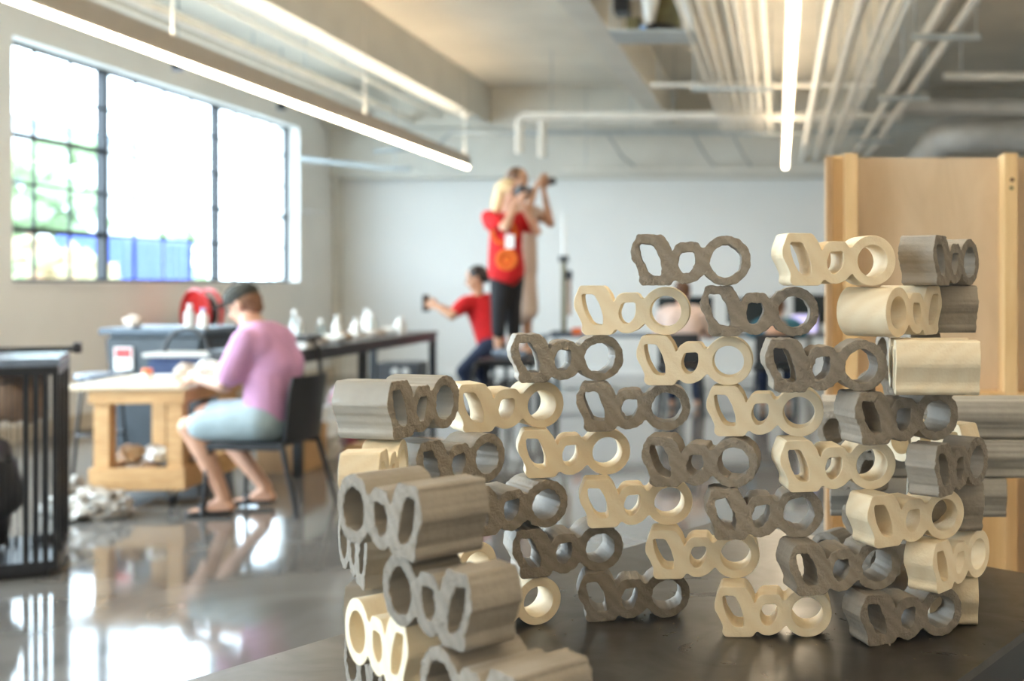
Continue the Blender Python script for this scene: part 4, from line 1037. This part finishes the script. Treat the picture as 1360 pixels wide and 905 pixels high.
# third: crouching with phone arm stretched left
X0, Y0, Z0 = -2.93, 10.98, 0
root = empty('person', (X0, Y0, Z0), 0, 'dark haired person in red top and dark jeans bending and holding out a phone', 'person')
hd = W(.02, -.05, 1.34); hf = V(-.9, -.3, -.2); hu = V(-.2, 0, 1)
ls, rs_ = W(-.06, -.16, 1.10), W(.08, .12, 1.12)
lel, rel = W(-.16, -.25, .98), W(-.22, .05, 1.0)
lwr, rwr = W(-.32, -.18, 1.07), W(-.34, -.06, 1.07)
body = [('c', W(.16, 0, .70), .13, W(.08, 0, .95), .12), ('c', W(.08, 0, .95), .12, W(.03, 0, 1.05), .12), ('c', W(-.04, -.09, 1.08), .08, W(.08, .07, 1.1), .08), ('c', W(.02, -.02, 1.12), .055, hd+V(0.02, 0, -.06), .05),
        ('c', W(.14, -.08, .66), .09, W(-.08, -.12, .45), .065), ('c', W(-.08, -.12, .45), .06, W(.06, -.1, .09), .037), ('c', W(.16, .08, .66), .09, W(.02, .1, .42), .065), ('c', W(.02, .1, .42), .06, W(.16, .1, .09), .037),
        ('c', ls, .05, lel, .042), ('c', lel, .042, lwr, .027), ('c', rs_, .05, rel, .042), ('c', rel, .042, rwr, .027)]
body += head_prims(hd, hf, hu, 1) + hand_prims(lwr, V(-.9, .3, .2), V(.1, .9, -.1), .5, thumb=1) + hand_prims(rwr, V(-.9, -.3, .2), V(.1, -.9, 0), .5, thumb=-1)
blob('body', body, 'skin2', root, .009, 4); eyes(hd, hf, hu, root)
blob('red_top', [('c', W(.15, 0, .74), .14, W(.08, 0, .95), .135), ('c', W(.08, 0, .95), .135, W(.03, 0, 1.06), .135), ('c', W(-.05, -.11, 1.09), .088, W(.09, .09, 1.11), .088), ('c', ls, .068, ls.lerp(lel, .5), .068), ('c', rs_, .068, rs_.lerp(rel, .5), .068)], 'redshirt', root, .011, 5)
blob('jeans', [('c', W(.16, -.05, .68), .125, W(.16, .05, .68), .125), ('c', W(.14, -.08, .66), .10, W(-.08, -.12, .45), .076), ('c', W(-.08, -.12, .45), .074, W(.05, -.1, .13), .05), ('c', W(.16, .08, .66), .10, W(.02, .1, .42), .076), ('c', W(.02, .1, .42), .074, W(.15, .1, .13), .05)], 'jeans', root, .010, 4)
f_, s_, u_ = basis(hf, hu); rot = Matrix((s_, f_, u_)).transposed()
blob('hair', [('e', hd-f_*.02+u_*.035, (.088, .10, .09), rot), ('e', hd-f_*.08-u_*.01, (.06, .05, .06), rot)], 'darkhair', root, .008, 3)
for x, y in ((.06, -.1), (.16, .1)):
    blob('shoe', [('c', W(x+.04, y, .04), .038, W(x-.14, y-.04, .032), .032), ('c', W(x, y, .08), .042, W(x-.05, y, .06), .038)], 'black', root, .009, 3)
camera_thing(W(-.44, -.13, 1.10), R(60), 'black phone held out at arm length near the back wall', False)

# ------------------------------------------------------------------ computer desks at the back
def desk(x, y, w_, label):
    o = empty('desk', (x, y, 0), 0, label, 'desk', 'grey computer desks at the back')
    MB().box(-w_/2, w_/2, -.36, .36, .715, .745, .004).build('desk_top', 'bluegrey', o)
    for sx in (-1, 1):
        for sy in (-.32, .30): MB().box(sx*(w_/2-.05)-.025, sx*(w_/2-.05)+.025, sy, sy+.05, 0, .7145, .002).build('leg', 'pipegrey', o)
    MB().box(-w_/2+.08, w_/2-.08, -.01, .01, .12, .16).build('stretcher', 'pipegrey', o)
desk(-1.85, 12.3, 1.35, 'leftmost grey desk, with the tall thin instrument standing on it')
desk(-.45, 12.3, 1.35, 'grey desk in front of the person in the pale shirt')
desk(.95, 12.3, 1.35, 'rightmost grey desk, with monitor of the person in teal')
def monitor(x, y, label, w_=.54, h_=.34, z=.746, rz=0):
    o = empty('monitor', (x, y, z), rz, label, 'monitor', 'black monitors on the desks')
    MB().box(-w_/2, w_/2, -.02, .02, .10, .10+h_, .006).build('casing', 'black', o)
    MB().box(-w_/2+.015, w_/2-.015, -.0215, -.0205, .115, .085+h_).build('screen', 'screen', o)
    MB().box(-.03, .03, .0205, .04, .01, .3).build('neck', 'black', o)
    MB().box(-.12, .12, -.09, .09, 0, .009, .003).build('foot', 'black', o)
monitor(-1.02, 12.35, 'left black monitor behind the person in the pale shirt', .60, .30)
monitor(-.38+.05, 12.6, 'right black monitor beyond the person in the pale shirt', .50, .28)
monitor(.42, 12.35, 'black monitor facing the person in teal', .54, .32)
o = empty('laptop', (.26, 12.12, .7465), R(0), 'open laptop with lavender lit screen beside the person in teal', 'laptop')
MB().box(-.15, .15, -.11, .11, 0, .012, .003).build('keyboard_base', 'duct', o)
l_ = MB().box(-.15, .15, .105, .115, .0125, .21).build('screen_lid', 'duct', o)
MB().box(-.14, .14, .1035, .1045, .02, .20).build('screen', 'lit', l_)
def swivel(x, y, label):
    o = empty('office_chair', (x, y, 0), 0, label, 'chair', 'black chairs at the computer desks')
    MB().box(-.23, .23, -.22, .22, .43, .475, .02).build('seat', 'black', o)
    MB().box(-.20, .20, -.27, -.235, .50, .80, .015).build('backrest', 'black', o)
    MB().box(-.03, .03, -.262, -.24, .40, .51).build('back_bar', 'black', o)
    for sx in (-1, 1):
        for sy in (-1, 1): MB().tube([(sx*.19, sy*.18, .43), (sx*.22, sy*.22, 0)], .014, 8).build('leg', 'blackm', o, True)
def sitter(x, y, top, hair, label, lean, tw, sk='skin', dz=0, dy=0):
    global X0, Y0, Z0
    X0, Y0, Z0 = x, y, 0
    root = empty('person', (x, y, 0), 0, label, 'person')
    hd = W(lean, .12+dy, 1.20+dz); hf = V(.25*tw, 1, -.25); hu = V(0, .2, 1)
    sy_, sz_ = .03+dy*.7, .98+dz*.8
    ls, rs_ = W(-.19+lean, sy_, sz_), W(.19+lean, sy_, sz_)
    lel, rel = W(-.27+lean, .16, .76), W(.27+lean, .16, .76)
    lwr, rwr = W(-.12, .40, .79), W(.14, .40, .79)
    body = [('c', W(0, -.02, .60), .14, W(lean*.5, 0, .8), .125), ('c', W(lean*.5, 0, .8), .125, W(lean, sy_-.01, sz_-.06), .13), ('c', W(-.11+lean, sy_, sz_-.01), .085, W(.11+lean, sy_, sz_-.01), .085), ('c', W(lean, sy_+.02, sz_+.02), .058, hd+V(0, -.02, -.05), .055)]
    for s in (-1, 1):
        body += [('c', W(s*.1, -.02, .565), .09, W(s*.13, .38, .55), .062), ('c', W(s*.13, .38, .55), .058, W(s*.13, .36, .10), .038), ('c', W(s*.13, .34, .045), .036, W(s*.13, .50, .035), .03)]
    body += [('c', ls, .053, lel, .043), ('c', lel, .043, lwr, .028), ('c', rs_, .053, rel, .043), ('c', rel, .043, rwr, .028)]
    body += head_prims(hd, hf, hu, 1) + hand_prims(lwr, V(.1, 1, -.02), V(0, 0, -1), .3, thumb=-1) + hand_prims(rwr, V(-.1, 1, -.02), V(0, 0, -1), .3, thumb=1)
    blob('body', body, sk, root, .010, 3); eyes(hd, hf, hu, root)
    blob('shirt', [('c', W(-.05, -.02, .58), .15, W(-.05+lean, sy_-.03, sz_-.06), .145), ('c', W(.05, -.02, .58), .15, W(.05+lean, sy_-.03, sz_-.06), .145), ('c', W(-.14+lean, sy_, sz_), .095, W(.14+lean, sy_, sz_), .095), ('c', ls, .07, ls.lerp(lel, .75), .068), ('c', rs_, .07, rs_.lerp(rel, .75), .068)], top, root, .011, 5)
    blob('trousers', [('c', W(-.08, -.02, .58), .12, W(.08, -.02, .58), .12)]+[('c', W(s*.1, -.02, .575), .105, W(s*.13, .38, .55), .078) for s in (-1, 1)]+[('c', W(s*.13, .38, .55), .075, W(s*.13, .36, .12), .055) for s in (-1, 1)], 'jeans', root, .011, 4)
    f_, s_, u_ = basis(hf, hu); rot = Matrix((s_, f_, u_)).transposed()
    blob('hair', [('e', hd-f_*.025+u_*.03, (.087, .095, .09), rot), ('e', hd-f_*.055-u_*.03, (.065, .05, .06), rot)], hair, root, .009, 3)
swivel(-.98, 11.35, 'black chair the person in the pale shirt sits on')
sitter(-.98, 11.42, 'offwhite', 'brown', 'person in a pale pinkish shirt seated from behind at the computers', .0, 0)
swivel(-.04, 11.35, 'black chair the person in teal sits on')
sitter(-.04, 11.42, 'teal', 'brown', 'brown haired person in a teal top seated at a monitor', .02, .6, 'skin2', -.16, .14)
# tall instrument
o = empty('measuring_stand', (-2.32, 12.25, .7455), 0, 'tall thin measuring stand with a white rod on the leftmost desk', 'stand')
MB().box(-.12, .12, -.1, .1, 0, .03, .004).build('base', 'darksteel', o)
MB().tube([(0, 0, .03), (0, 0, .80)], .028, 12).build('column', 'olive', o, True)
MB().tube([(0, 0, .80), (0, 0, 1.30)], .02, 12).build('rod', 'white', o, True)
MB().box(-.05, .05, -.04, .04, .77, .84, .008).build('clamp', 'darksteel', o)
MB().box(.02, .09, -.03, .03, .58, .68, .008).build('slider', 'black', o)
MB().tube([(.06, 0, .58), (.06, 0, .2)], .02, 10).build('side_tube', 'brownscrap', o, True)
place(MB().box(-.05, .05, -.04, .04, 0, .07, .008), 'yellow_box', 'orange', (-2.14, 12.05, .7455), 'small orange box on the leftmost desk by the measuring stand', 'box', smooth=False)
# small crumbs of clay on the table
crumb_bm = MB(); q = random.Random(5)
for k in range(60):
    px = q.uniform(700, 1260); d = q.uniform(1.56, 1.72); r = q.uniform(.0006, .002)
    crumb_bm.lump(((px-1035)*d/1511, d, TZ+r*.6), (r, r, r*.7), k, .3, 2, 1)
tag(crumb_bm.build('clay_crumbs', 'clay'), 'scattered tiny clay crumbs on the steel table top', 'crumbs', kind='stuff')
